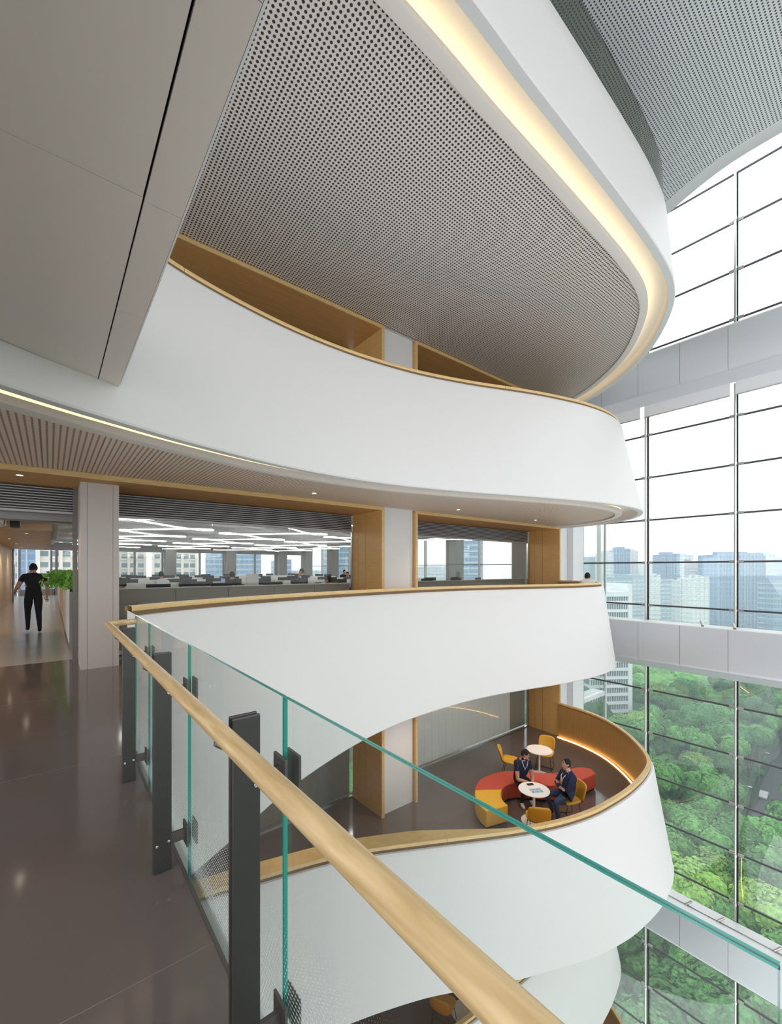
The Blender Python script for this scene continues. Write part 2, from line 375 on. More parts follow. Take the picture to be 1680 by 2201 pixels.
# ---------------------------------------------------------------- the curved balconies
YP, YG = 7.9, 9.15           # front plane of the timber portals, glass plane behind
NB = 150
CUR = {
 2: dict(bot=[(-4, 2.9), (0, 2.78), (3.3, 2.78), (4.22, 2.81), (5.03, 2.82), (5.93, 2.83), (7.04, 2.85), (8.03, 2.88), (8.66, 2.92), (9.24, 2.98), (9.79, 3.09), (10.41, 3.30), (11.23, 3.74), (12.05, 4.30), (12.81, 5.0), (13.47, 5.8), (13.97, 6.6), (14.28, 7.3), (14.38, 7.9)]),
 1: dict(bot=[(-4, 2.0), (-2, 3.3), (-.29, 4.36), (.27, 4.66), (.64, 4.83), (1.16, 5.05), (2.32, 5.40), (3.44, 5.54), (4.53, 5.49), (5.86, 5.20), (7.24, 4.76), (8.94, 4.29), (10.17, 4.14), (11.16, 4.22), (11.88, 4.46), (12.64, 4.90), (13.36, 5.65), (13.84, 6.64), (14.02, 7.9)],
          top=[(-4, 2.65), (-2, 4.0), (-.4, 5.0), (1.14, 5.76), (1.85, 5.98), (2.8, 6.16), (3.55, 6.22), (4.19, 6.22), (4.77, 6.17), (5.49, 6.06), (6.12, 5.90), (6.87, 5.66), (7.54, 5.40), (8.33, 5.12), (9.32, 4.86), (9.91, 4.76), (10.69, 4.72), (11.35, 4.80), (12.0, 5.03), (12.75, 5.65), (13.4, 6.55), (13.9, 7.9)]),
 0: dict(bot=[(.62, 4.0), (1.02, 4.24), (1.48, 4.52), (1.89, 4.79), (2.45, 5.13), (3.75, 5.69), (4.64, 5.94), (5.52, 6.07), (7.24, 6.08), (8.82, 5.80), (9.82, 5.56), (10.99, 5.39), (11.82, 5.37), (12.81, 5.53), (13.4, 5.9), (13.92, 6.8), (14.1, 7.9)],
          top=[(.72, 5.26), (1.3, 5.62), (2.5, 6.08), (4.2, 6.45), (6.1, 6.64), (7.5, 6.55), (8.8, 6.28), (10.2, 5.88), (11.3, 5.66), (12.2, 5.66), (13.0, 6.0), (13.6, 6.75), (13.93, 7.9)]),
 -1: dict(bot=[(-2, 6.3), (0, 6.2), (1.8, 6.0), (3.5, 5.62), (4.76, 5.16), (5.28, 4.90), (6.08, 4.46), (7.24, 3.94), (7.67, 3.76), (8.56, 3.52), (9.14, 3.44), (9.96, 3.40), (10.52, 3.44), (11.13, 3.54), (11.7, 3.74), (12.4, 4.2), (13.1, 5.0), (13.75, 6.2), (14.1, 7.9)],
           top=[(-2, 6.75), (0, 6.62), (1.6, 6.4), (2.78, 6.12), (3.44, 5.94), (4.0, 5.73), (5.0, 5.22), (5.71, 4.84), (6.42, 4.47), (7.25, 4.11), (8.1, 3.88), (8.82, 3.80), (9.46, 3.77), (10.22, 3.80), (10.88, 3.89), (11.31, 4.0), (11.63, 4.15), (12.09, 4.46), (12.88, 5.18), (13.55, 6.1), (13.86, 7.04), (13.93, 7.9)]),
 -2: dict(bot=[(-2, 5.9), (2, 5.6), (5, 5.2), (7.8, 4.93), (9.5, 4.88), (10.75, 4.97), (11.6, 5.06), (12.66, 5.33), (13.4, 5.9), (13.95, 6.8), (14.15, 7.9)],
           top=[(-2, 6.4), (2, 6.1), (5, 5.7), (7.6, 5.42), (9.5, 5.32), (11, 5.38), (12, 5.55), (12.9, 6.0), (13.6, 6.8), (13.93, 7.9)]),
 -3: dict(bot=[(-2, 5.4), (3, 5.2), (6, 4.7), (8.5, 4.1), (10.5, 3.8), (12, 4.1), (13.2, 5.2), (13.9, 6.6), (14.15, 7.9)],
           top=[(-2, 5.8), (3, 5.6), (6, 5.1), (8.5, 4.5), (10.5, 4.2), (11.6, 4.3), (12.3, 4.66), (13.0, 5.33), (13.3, 5.8), (13.7, 6.7), (13.93, 7.9)]),
}
LAB = {2: 'topmost curved white balcony front with warm light slot and smoked glass edge',
       1: 'broad curved white balcony front above the office windows, warm light slot under it',
       0: 'curved white balcony front level with the glass railing, light wood cap along top',
       -1: 'curved white balcony front around the lounge with the red sofa, wood cap and gold light',
       -2: 'curved white balcony front just under the lounge balcony',
       -3: 'lowest curved balcony, only its wood lining peeking out at the bottom'}
BOT, TOP = {}, {}
for lv, c in CUR.items():
    z0 = lv*F
    B = spline(c['bot'], NB); T = spline(c['top'], NB) if 'top' in c else offset(B, .14)
    BOT[lv], TOP[lv] = B, T
    zb = z0-F+3.0; glassy = lv == 2
    zt = z0+(.42 if glassy else 1.2)
    root = empty('balcony_parapet', (0, 0, 0), label=LAB[lv], cat='balcony')
    # outer shell, shoulder rounded over the top
    rows = [P3(offset(B, .015), zb), P3(B, zb+.02)]
    for k in range(1, 6):
        f = k/5.; rows.append([(b.x+(t.x-b.x)*f, b.y+(t.y-b.y)*f, zb+.02+(zt-(.12 if glassy else .19)-zb)*f) for b, t in zip(B, T)])
    dz = .0 if glassy else .065
    rows += [P3(offset(T, .012), zt-.075-dz), P3(offset(T, .035), zt-.05-dz), P3(offset(T, .075), zt-.045-dz)]
    rows += [P3(offset(T, .078), zt-.14-dz)]
    sweep('outer_shell', rows, 'white_plaster', root)
    # underside: lip, light slot, border
    sweep('soffit_lip', [P3(offset(B, .015), zb), P3(offset(B, .125), zb), P3(offset(B, .135), zb+.012), P3(offset(B, .16), zb+.2), P3(offset(B, .22), zb+.245),
                          P3(offset(B, .62), zb+.25), P3(offset(B, .62), zb+.1)], 'soffit_grey' if 0 else 'white_paint', root)
    sweep('soffit_border', [P3(offset(B, .50), zb+.095), P3(offset(B, .485), zb+.095), P3(offset(B, .485), zb+.02), P3(offset(B, .50), zb+.012), P3(offset(B, .645), zb+.012), P3(offset(B, .645), zb+.06)], 'soffit_grey', root)
    sweep('led_strip', [P3(offset(B, .505), zb+.10), P3(offset(B, .505), zb+.135), P3(offset(B, .60), zb+.16), P3(offset(B, .60), zb+.10), P3(offset(B, .505), zb+.10)], 'led_warm' if lv == 2 else 'led_cream', root, smooth=False)
    if not glassy:
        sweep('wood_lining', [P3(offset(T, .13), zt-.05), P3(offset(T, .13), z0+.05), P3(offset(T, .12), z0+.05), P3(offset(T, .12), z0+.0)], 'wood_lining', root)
        sweep('floor_led_strip', [P3(offset(T, .165), z0+.004), P3(offset(T, .165), z0+.018), P3(offset(T, .195), z0+.018), P3(offset(T, .195), z0+.004), P3(offset(T, .165), z0+.004)], 'led_gold', root, smooth=False)
        sweep('shadow_gap', [P3(offset(T, .072), zt-.16), P3(offset(T, .072), zt-.05), P3(offset(T, .13), zt-.05)], 'brown_gap', root)
        # wood cap in lengths, butted with a hairline joint
        a0, a1 = .062, .165
        Cc = [offset(T, d) for d in (a0, a0+.008, a1-.008, a1, a1-.004, a0+.004)]
        zz = [zt-.035, zt-.004, zt-.004, zt-.035, zt-.06, zt-.06]
        step = 15 if lv else 17
        for s0 in range(0, NB-1, step):
            s1 = min(s0+step, NB-1)
            rows = []
            for q in range(7):
                R = []
                for i in range(s0, s1+1):
                    p = Cc[q % 6][i]; 
                    if i == s1 and s1 < NB-1: p = p+(Cc[q % 6][i-1]-p).normalized()*.005
                    R.append((p.x, p.y, zz[q % 6]))
                rows.append(R)
            sweep('wood_cap', rows, 'wood_cap', root)
        if lv == -1:
            I1 = [i for i in range(NB) if T[i].x < 6.5]; o1, o2 = offset(T, .165), []
            for i in I1: o2.append(offset(T, .17+.27*min(1, max(0, (6.5-T[i].x)/1.6)))[i])
            A1 = [o1[i] for i in I1]
            sweep('wood_ledge', [P3(A1, zt-.10), P3(A1, zt-.03), P3(o2, zt-.03), P3(o2, zt-.10), P3(A1, zt-.10)], 'wood_cap', root)
        # closed end of the parapet beside the railing
        if lv == 0:
            mb = MB(); b, t, n_ = B[0], T[0], offset(T, .13)[0]
            mb.add([(b.x, b.y, zb), (t.x, t.y, zt-.1), (n_.x, n_.y, zt-.05), (n_.x, n_.y, 0), (offset(B, .13)[0].x, offset(B, .13)[0].y, zb)], [(0, 1, 2, 3, 4)])
            mb.build('end_cheek', 'white_plaster', root)
    else:
        Gc = offset(T, .07)
        for s0 in range(4, NB-2, 12):
            s1 = min(s0+12, NB-1); C1 = Gc[s0:s1+1]; C2 = offset(Gc, .015)[s0:s1+1]
            if s1 < NB-1:
                C1[-1] = C1[-1].lerp(C1[-2], .05); C2[-1] = C2[-1].lerp(C2[-2], .05)
            sweep('glass_pane', [P3(C1, zt-.05), P3(C1, z0+1.2), P3(C2, z0+1.2), P3(C2, zt-.05)], 'glass_balcony', root)
            sweep('glass_top_edge', [P3(C1, z0+1.2), P3(C1, z0+1.206), P3(C2, z0+1.206), P3(C2, z0+1.2)], 'glass_edge_dark', root)
# L1 bridge above the camera stands in front of the balcony there; its face panels follow further down

# ---------------------------------------------------------------- ceilings under the balconies: perforated sheets between border and portals
def soffit(name, lv, mname, width=.56, x0=-4.0, label=None):
    C = offset(BOT[lv], .64); z = lv*F-F+3.05
    root = empty(name, (0, 0, 0), kind='structure')
    xm = max(p.x for p in C); x = x0
    while x < xm-.01:
        a, b = x+.0015, min(x+width-.0015, xm); n = 3 if x < 11 else 8
        lo = [(a+(b-a)*i/n, ylow(C, a+(b-a)*i/n)) for i in range(n+1)]
        lo = [(p, q if q is not None else 7.6) for p, q in lo]
        poly = [(p, min(q, YP-.02)) for p, q in lo]+[(b, YP-.01), (a, YP-.01)]
        MB().prism(poly, z, z+.018).build('ceiling_panel', mname, root)
        x += width
    MB().prism([(x0, 1.5), (13.9, 1.5 if lv != 2 else 3), (13.9, YP), (x0, YP)] if 0 else [(p.x, p.y) for p in offset(BOT[lv], .7)[::4] if p.x < 13.6]+[(13.6, YP), (x0, YP)], z+.30, z+.34).build('backing', 'dark_gap', root)
    return root
soffit('ceiling_upper', 2, 'perforated_sheet')
soffit('ceiling_middle', 1, 'perforated_low')
soffit('ceiling_lounge', 0, 'perforated_low', x0=.8)
# ceiling of the hall: perforated roof soffit with a curved white border beside the glazing
RC = spline([(14.1, -6), (13.75, -3), (13.45, -.5), (13.25, 1), (13.17, 2.2), (13.19, 3.0), (13.40, 3.8), (13.73, 4.63), (14.15, 5.7), (14.45, 6.9), (14.6, 8.1)], 60)
root = empty('ceiling_roof', (0, 0, 0), kind='structure')
Z3 = 11.65
Ri = offset(RC, .42)
sweep('border', [P3(RC, Z3+.9), P3(RC, Z3+.02), P3(offset(RC, .03), Z3-.0), P3(Ri, Z3-.0), P3(Ri, Z3+.05)], 'white_paint', root)
x = -6.
ys = sorted([(p.y, p.x) for p in Ri])
def xr(y):
    for i in range(len(ys)-1):
        if ys[i][0] <= y <= ys[i+1][0]: return ys[i][1]+(ys[i+1][1]-ys[i][1])*(y-ys[i][0])/(ys[i+1][0]-ys[i][0]+1e-9)
    return ys[0][1] if y < ys[0][0] else ys[-1][1]
y = -6.
while y < 7.9:
    y1 = min(y+.62-.003, 7.9)
    MB().prism([(-6, y)]+[(xr(y+(y1-y)*k/3), y+(y1-y)*k/3) for k in range(4)]+[(-6, y1)], Z3+.012, Z3+.03).build('ceiling_panel', 'perforated_roof', root)
    y += .62
MB().prism([(-6, -6)]+[(xr(q*.5), q*.5) for q in range(-12, 17)]+[(-6, 8)], Z3+.5, Z3+.6).build('roof_slab', 'white_paint', root)

# ---------------------------------------------------------------- floors
def floor_poly(lv, x0):
    C = offset(TOP[lv], .09); xs = [x0+(13.93-x0)*i/60 for i in range(61)]
    return [(x, min(ylow(C, x) if ylow(C, x) is not None else YP, YP)) for x in xs]
for lv, nm in ((2, 'floor_upper'), (1, 'floor_middle'), (-1, 'floor_lounge'), (-2, 'floor_lower'), (-3, 'floor_lowest')):
    x0 = -2.
    mb = MB().prism(floor_poly(lv, x0)+[(13.95, YP), (13.95, YG+.2), (x0, YG+.2)], lv*F-.2, lv*F)
    mb.build(nm, 'floor_polished', kind='structure')
MB().prism([(-6, -2.6), (.545, -2.6), (.545, 4.4), (.70, 5.35)]+floor_poly(0, .75)+[(13.95, YP), (13.95, YG+.22), (-6, YG+.22)], -.3, 0).build('floor', 'floor_polished', kind='structure')
MB().box(-6, .5, -2.75, -2.62, -16, -.9).build('wall_blocker_back', 'white_paint', kind='structure')  # unseen wall added below the deck to keep light off the lounge balcony
MB().box(-6.1, -5.98, -2.6, YP, -16, -.3).build('wall_blocker_left', 'white_paint', kind='structure')  # likewise added out of view, blocks light from the left below deck
for lv in (0, -1, -2): MB().prism([(-6, -2.6), (.5, -2.6), (.5, 4.3), (-.5, 4.3), (-6, 4.3)], lv*F-.9, lv*F-.3+.28*(lv < 0)).build('slab_bridge', 'white_paint', kind='structure')
fl = bpy.data.objects['floor']
for y in (-.51, 1.89, 4.29, 6.69): MB().box(-6, .545 if y < 4.3 else .9, y, y+.0035, 0, .0005).build('joint', 'floor_joint', fl)
for x in (-4.3, -1.9): MB().box(x, x+.004, -2.6, 9.2, 0, .0005).build('joint', 'floor_joint', fl)
MB().box(.545, .56, -2.6, 4.42, -.28, .004).build('trim_1', 'bracket_metal', kind='structure')

# ---------------------------------------------------------------- bridge soffit over the camera (grey panels with a black joint)
root = empty('ceiling_bridge', (0, 0, 0), kind='structure')
ZB = 3.37
def far(x): return 4.62+.58*(x+.0)     # where it dies into the curved front
def bpanel(x0, x1, y0, y1, slope=False, m='bulkhead_grey'):
    g = .0015
    e0, e1 = (far(x0), far(x1)) if slope else (y1-g, y1-g)
    MB().prism([(x0+g, y0+g), (x1-g, y0+g), (x1-g, e1), (x0+g, e0)], ZB, ZB+.02).build('soffit_panel', m, root)
ycuts = [-1.2, 1.29, 2.34, 3.44]
for i, a in enumerate(ycuts):
    b = ycuts[i+1] if i+1 < len(ycuts) else None
    bpanel(.352, .52, a, b or 9, b is None)
for a, b in ((-1.2, .05), (.05, 2.32)):
    bpanel(-1.8, .345, a, b)
MB().prism([(-1.8, 2.3215), (.345, 2.3215), (.345, far(.345)), (-1.8, far(-1.8))], ZB, ZB+.02).build('soffit_panel', 'bulkhead_grey', root)
MB().prism([(-1.8, -1.2), (.515, -1.2), (.515, far(.515)), (-1.8, far(-1.8))], ZB+.06, F-.2).build('bridge_core', 'dark_gap', root)
MB().box(.5205, .53, -1.2, far(.52)-.1, ZB+.001, F+.2).build('fascia', 'white_paint', root)

# ---------------------------------------------------------------- office wall with timber portals, one storey after another
def portal(lv, x0, x1, left_open, label):
    z0 = lv*F; zt = z0+3.05; w_ = .08
    r = empty('wood_portal', (0, 0, 0), label=label, cat='portal')
    MB().box(x0 if not left_open else -6, x1, YP, YP+.03, zt-w_, zt).build('front_trim', 'wood_cap', r)
    MB().box(x1-w_, x1, YP, YP+.03, z0, zt-w_).build('side_trim', 'wood_cap', r)
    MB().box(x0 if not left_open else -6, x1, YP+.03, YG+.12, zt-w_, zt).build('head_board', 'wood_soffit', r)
    for a, b in ((YP+.03, 8.56), (8.572, 8.885), (8.897, YG-.02)):
        MB().box(x1-w_, x1, a, b, z0, zt-w_).build('side_board', 'wood_portal', r)
    MB().box(x1-.02, x1+.02, YP+.05, YG, z0, zt-w_).build('joint_backing', 'dark_gap', r)
    if not left_open:
        MB().box(x0, x0+w_, YP, YP+.03, z0, zt-w_).build('side_trim', 'wood_cap', r)
        MB().box(x0, x0+w_, YP+.03, YG-.02, z0, zt-w_).build('side_board', 'wood_portal', r)
PL = {1: 'upper storey', 0: 'office storey', -1: 'lounge storey', -2: 'storey below the lounge'}
for lv in (1, 0, -1, -2):
    z0 = lv*F
    portal(lv, -6, 6.14, True, f'long timber portal left of the white pier, {PL[lv]}')
    portal(lv, 7.12, 13.97, False, f'timber portal right of the white pier, {PL[lv]}')
    MB().box(-6, 13.97, YP+.05, YG+.3, z0+3.05, z0+F-.22).build('wall_spandrel', 'white_paint', kind='structure')
    MB().box(6.15, 7.11, YP+.1, YG, z0, z0+3.05).build('wall_pier', 'white_paint', kind='structure')
    MB().box(13.98, 15.2, YP+.25, YG, z0-.2, z0+F-.2).build('wall_right', 'white_paint', kind='structure')
    MB().box(14.85, 15.62, YP+.02, YP+.24, z0-.2, z0+F-.2).build('wall_corner', 'white_paint', kind='structure')
MB().box(-6, 13.97, YP+.05, YG, -2*F-4, -2*F-.22).build('wall_base', 'white_paint', kind='structure')
MB().box(-6, 15.6, YP+.05, YG, 2*F-.2, Z3+.6).build('wall_top', 'white_paint', kind='structure')

def louvre(x0, x1, z0, label):
    r = empty('louvre_band', (0, 0, 0), label=label, cat='louvre')
    MB().box(x0, x1, YG+.03, YG+.05, z0+2.56, z0+2.97).build('backing', 'louvre_dark', r)
    me = MB().add([(0, -.045, 0), (x1-x0, -.045, 0), (x1-x0, -.045, .015), (0, -.045, .015), (0, .03, .012), (x1-x0, .03, .012), (x1-x0, .03, .026), (0, .03, .026)],
                   [(0, 1, 2, 3), (4, 7, 6, 5), (0, 4, 5, 1), (3, 2, 6, 7), (0, 3, 7, 4), (1, 5, 6, 2)]).mesh('slat', 'louvre_light')
    for k in range(9): link('slat', me, r, (x0, YG, z0+2.585+.043*k))
    MB().box(x0, x1, YG-.05, YG+.05, z0+2.53, z0+2.565).build('bottom_rail', 'louvre_light', r)
louvre(.88, 6.055, 0, 'grey slatted louvre over the long office window')
louvre(7.205, 13.885, 0, 'grey slatted louvre over the office window right of the white pier')
louvre(-6, .30, 0, 'grey slatted louvre over the office entrance')

# big taupe column in front of the entrance and its glass cheek
r = empty('column', (0, 0, 0), kind='structure')
for a, b in ((.37, .455), (.459, .80), (.804, .885)):
    MB().box(a, b, 8.28, 8.30, 0, 2.97).build('cladding_panel', 'column_taupe', r)
MB().box(.372, .883, 8.30, YG-.05, 0, 2.97).build('core', 'column_taupe', r)
MB().box(.30, .36, 9.0, 9.2, 0, 2.97).build('steel_jamb', 'bracket_metal', r)

# office front glazing
def panes(x0, x1, n, z0, z1, y, name='window', t=.012):
    r = empty('window_%d' % panes.i, (0, 0, 0), kind='structure'); panes.i += 1
    wd = (x1-x0)/n
    for i in range(n): MB().box(x0+i*wd+.004, x0+(i+1)*wd-.004, y, y+t, z0, z1).build('glass_pane', 'glass_office', r)
    return r
panes.i = 1
r = panes(.90, 6.03, 3, 0, 2.53, YG)
MB().box(6.03, 6.06, YG-.03, YG+.04, 0, 2.53).build('window_frame', 'steel', r)
r = panes(7.21, 13.83, 3, 0, 2.53, YG)
MB().box(13.83, 13.88, YG-.03, YG+.04, 0, 2.53).build('window_frame', 'steel', r)
# low grey cabinets behind the glass
r = empty('low_cabinet', (0, 0, 0), label='long low grey cabinet behind the long office window', cat='cabinet')
for i in range(5):
    x = .92+i*1.03
    for k in range(4): MB().box(x, x+1.02, YG+.12, YG+.14, .12+.27*k+.003, .12+.27*(k+1)-.003).build('front_board', 'office_grey', r)
MB().box(.9, 6.06, YG+.14, YG+.55, 0, 1.19).build('carcass', 'office_grey', r); MB().box(.9, 6.06, YG+.10, YG+.57, 1.19, 1.215).build('top_board', 'office_grey', r)
MB().box(.9, 6.06, YG+.02, YG+.12, .02, .08).build('plinth', 'office_white', r)
r = empty('low_cabinet', (0, 0, 0), label='low grey cabinet behind the office window right of the white pier', cat='cabinet')
MB().box(7.2, 13.88, YG+.14, YG+.55, 0, 1.19).build('carcass', 'office_grey', r); MB().box(7.2, 13.88, YG+.10, YG+.57, 1.19, 1.215).build('top_board', 'office_grey', r)

# lounge storey: blind-covered window and dark glazed wall; storeys above and below closed the same way
for lv in (1, -1, -2):
    z0 = lv*F
    r = empty('window_%d' % (10+lv), (0, 0, 0), kind='structure')
    n = 22; wd = 6.62/n
    me = MB().box(0, wd-.006, 0, .012, 0, 2.93).mesh('blind_strip', 'bright_blind' if lv < 0 else 'office_grey')
    me2 = MB().box(0, wd-.006, 0, .012, 0, 2.93).mesh('blind_strip', 'office_grey')
    for i in range(n): link('blind_strip', me if i < 19 else me2, r, (7.21+i*wd, YG+.12, z0+.04))
    for i in range(3): MB().box(7.21+i*2.207, 7.21+(i+1)*2.207-.008, YG, YG+.012, z0+.03, z0+2.97).build('glass_pane', 'glass_office', r)
    MB().box(7.2, 13.88, YG-.03, YG+.05, z0, z0+.03).build('sill', 'steel', r); MB().box(13.84, 13.88, YG-.03, YG+.04, z0, z0+2.97).build('window_frame', 'steel', r)
    r = empty('window_%d' % (20+lv), (0, 0, 0), kind='structure')
    for i in range(8): MB().box(-2+i*1.005, -2+(i+1)*1.005-.006, YG+.1, YG+.115, z0+.04, z0+2.97).build('wall_panel', 'office_grey', r)
    for i in range(4): MB().box(-2+i*2.01, -2+(i+1)*2.01-.008, YG, YG+.012, z0+.03, z0+2.97).build('glass_pane', 'glass_office', r)
    MB().box(-2, 6.06, YG-.03, YG+.05, z0, z0+.03).build('sill', 'steel', r)

# unseen light boxes added behind the lounge blinds to brighten them from the back
for i, y in enumerate((10.0, 11.6)):
    r = empty('blind_backlight', (9.5, y, -F+2.8), label=['added light box just behind the lounge blinds, brightening them', 'second added light box behind the lounge blinds, brightening them'][i], cat='light')
    MB().box(-2.3, 1.9, -.12, .12, 0, .06).build('housing', 'white_paint', r); MB().box(-2.25, 1.85, -.10, .10, -.012, 0).build('diffuser', 'led_white', r)
MB().box(6.5, 14, YG+.3, 13, -F+2.9, -F+3.0).build('ceiling_back_room', 'white_paint', kind='structure')
# small downlights, each with a lamp; the lounge ones are unseen, added as fill
def downlamp(r, e=75, ang=110):
    ld = bpy.data.lights.new('lamp', 'SPOT'); ld.energy = e; ld.spot_size = math.radians(ang); ld.spot_blend = .8; ld.color = (1, .80, .58); ld.shadow_soft_size = .04
    o = bpy.data.objects.new('lamp', ld); COL.objects.link(o); o.parent = r; o.location = (0, 0, -.02)
for i, (x, y, z) in enumerate([(9.0, 6.6, -F+3.049), (11.2, 6.4, -F+3.049), (12.6, 7.2, -F+3.049), (6.8, 6.9, -F+3.049), (3.2, 7.2, -F+3.049), (-1.0, 18.0, 2.539), (-1.0, 21.5, 2.539), (-1.0, 25, 2.539), (-.5, 15.0, 2.539)]):
    r = empty('downlight', (x, y, z), label=['added fill downlight over the tables of the lounge', 'added fill downlight over the red sofa end', 'added fill downlight near the gold-lit lining', 'added fill downlight over the yellow sofa end', 'added fill downlight by the lounge wall', 'downlight in the timber soffit over the passage', 'downlight deeper in the timber soffit', 'downlight at the far end of the timber soffit', 'downlight at the near edge of the timber soffit'][i], cat='light')
    MB().lathe([(.045, 0), (.055, -.004), (.05, -.008), (.038, -.004), (.038, 0)], n=20).build('trim_ring', 'white_paint', r)
    MB().lathe([(0, -.003), (.036, -.003)], n=20).build('lens', 'downlight', r)
    downlamp(r, 70 if i < 5 else 60)
for x, y, z, lb in ((-.35, 7.9+.35, 2.969, 'small round downlight glowing in the wood over the entrance'), (3.96, 7.3, 3.049, 'tiny downlight in the perforated ceiling over the long window'),
                    (7.81, 7.1, 3.049, 'tiny downlight in the perforated ceiling near the white pier'), (11.3, 7.2, 3.049, 'tiny downlight in the perforated ceiling over the right-hand window bay')):
    r = empty('downlight', (x, y, z), label=lb, cat='light')
    MB().lathe([(.045, 0), (.055, -.004), (.05, -.008), (.038, -.004), (.038, 0)], n=20).build('trim_ring', 'white_paint', r)
    MB().lathe([(0, -.003), (.036, -.003)], n=20).build('lens', 'downlight', r)
    downlamp(r)

# ---------------------------------------------------------------- curtain wall
XG, XT = 15.65, 15.50
TUBES = [5.75-2.38*k for k in range(-1, 5)]             # 8.13 ... -3.77
TUBES[0] = 7.98
ZJ = [1.80+F/3*k for k in range(-15, 9)]                # glass joints
DY0 = -6.2
root = empty('window_30', (0, 0, 0), kind='structure')
edges = [7.98]+TUBES[1:]+[DY0]
me_cache = {}
for i in range(len(edges)-1):
    a, b = edges[i+1], edges[i]
    for k in range(len(ZJ)-1):
        key = round(b-a, 3)
        if key not in me_cache: me_cache[key] = MB().box(0, .015, .012, b-a-.012, .012, F/3-.012).mesh('glass_pane', 'glass_curtain')
        link('glass_pane', me_cache[key], root, (XG, a, ZJ[k]))
for y in TUBES[1:]:
    MB().box(XG-.002, XG+.017, y-.012, y+.012, ZJ[0], ZJ[-1]).build('joint', 'louvre_dark', root)
    MB().box(XG+.0, XG+.06, y-.030, y-.0, ZJ[0], ZJ[-1]).build('outer_fin', 'dark_gap', root)
for z in ZJ: MB().box(XG-.012, XG+.017, DY0, 7.98, z-.026, z+.026).build('joint', 'louvre_dark', root)
MB().box(XG-.03, XG+.05, 7.95, 8.03, ZJ[0], ZJ[-1]).build('mullion', 'glass_edge_dark', root)
BEAMS = [(-.11-8.53, -1.36-8.53), (-.11, -1.36), (-.11+8.527, -1.36+8.527)]
def inbeam(z): return any(b-.25 < z < t+.02 for t, b in BEAMS)
# stainless tubes between the beams, with a pair of clamps at every joint
clamp = MB().box(-.012, .012, -.17, -.035, -.04, .04).box(-.012, .012, .035, .17, -.04, .04).mesh('clamp_plate', 'clamp_grey')
arm = MB().tube([(-.0, 0, 0), (-.08, 0, 0)], .018, 8).tube([(-.11, 0, -.035), (-.11, 0, .035)], .042, 12).mesh('clamp_arm', 'steel')
zlev = [ZJ[0], BEAMS[0][1]-.2, BEAMS[0][0], BEAMS[1][1]-.2, BEAMS[1][0], BEAMS[2][1]-.2, BEAMS[2][0], ZJ[-1]]
wherez = {0: 'below the lowest beam', 1: 'between lowest and middle beam', 2: 'between middle and upper beam', 3: 'above the upper beam'}
wherey = ['first from the corner', 'second from the corner', 'third from the corner', 'fourth from the corner', 'fifth from the corner']
for i, y in enumerate(TUBES[1:]):
    for s in range(4):
        za, zb = zlev[2*s], zlev[2*s+1]
        r = empty('tension_tube', (XT, y, za), label=f'stainless tube holding the glass wall, {wherey[i]}, {wherez[s]}'.replace('holding the glass wall, ', ''), cat='tube', group='tubes of the glass wall')
        MB().tube([(0, 0, 0), (0, 0, zb-za)], .032, 12).build('tube', 'steel', r, smooth=True)
        for z in ZJ:
            if za < z < zb:
                link('clamp_plate', clamp, r, (XG-.035-XT, 0, z-za)); link('clamp_arm', arm, r, (.11, 0, z-za))
# white beams
for (zt, zb), nm in zip(BEAMS, ('beam_lower', 'beam_middle', 'beam_upper')):
    r = empty(nm, (0, 0, 0), kind='structure')
    y = 3.383+1.168*4
    y = 7.95
    cuts = [7.95]+[3.383+1.168*k for k in range(3, -9, -1)]
    for i in range(len(cuts)-1):
        b, a = cuts[i]-.004, cuts[i+1]+.004
        # front face with a soft lower edge
        pr = [(14.81, zt), (14.81, zb+.10), (14.825, zb+.04), (14.86, zb)]
        mb = MB(); n = len(pr)
        mb.add([(x, a, z) for x, z in pr]+[(x, b, z) for x, z in pr], [(k, k+1, n+k+1, n+k) for k in range(n-1)])
        mb.build('face_panel', 'beam_white', r, smooth=True)
    MB().box(14.83, 14.84, cuts[-1], 7.95, zb+.06, zt-.01).build('backing', 'dark_gap', r)
    MB().box(14.80, 15.46, cuts[-1], 7.97, zt-.012, zt+.012).build('top_board', 'white_paint', r)
    mb = MB(); pr = [(14.85, zb+.0), (15.22, zb-.24), (15.24, zb-.24), (15.24, zb-.1)]; n = len(pr)
    mb.add([(x, cuts[-1], z) for x, z in pr]+[(x, 7.97, z) for x, z in pr], [(k, k+1, n+k+1, n+k) for k in range(n-1)]); mb.build('underside_board', 'beam_white', r)
    MB().box(15.42, 15.46, cuts[-1], 7.97, zb, zt).build('back_board', 'white_paint', r)
# drop-down pale roller shades under the upper beam
zb = BEAMS[2][1]-.24
for i, y in enumerate(TUBES[1:]):
    b = edges[i]-.06; a = edges[i+1]+.06
    r = empty('roller_shade', (15.225, a, zb), label=f'pale rolled-up shade under the upper white beam, {wherey[i].replace("from", "bay from")}', cat='shade', group='roller shades of the glass wall')
    MB().box(0, .006, 0, b-a, -.36, .0).build('fabric', 'white_cloth', r); MB().box(-.008, .014, 0, b-a, -.385, -.36).build('hem_bar', 'steel', r)
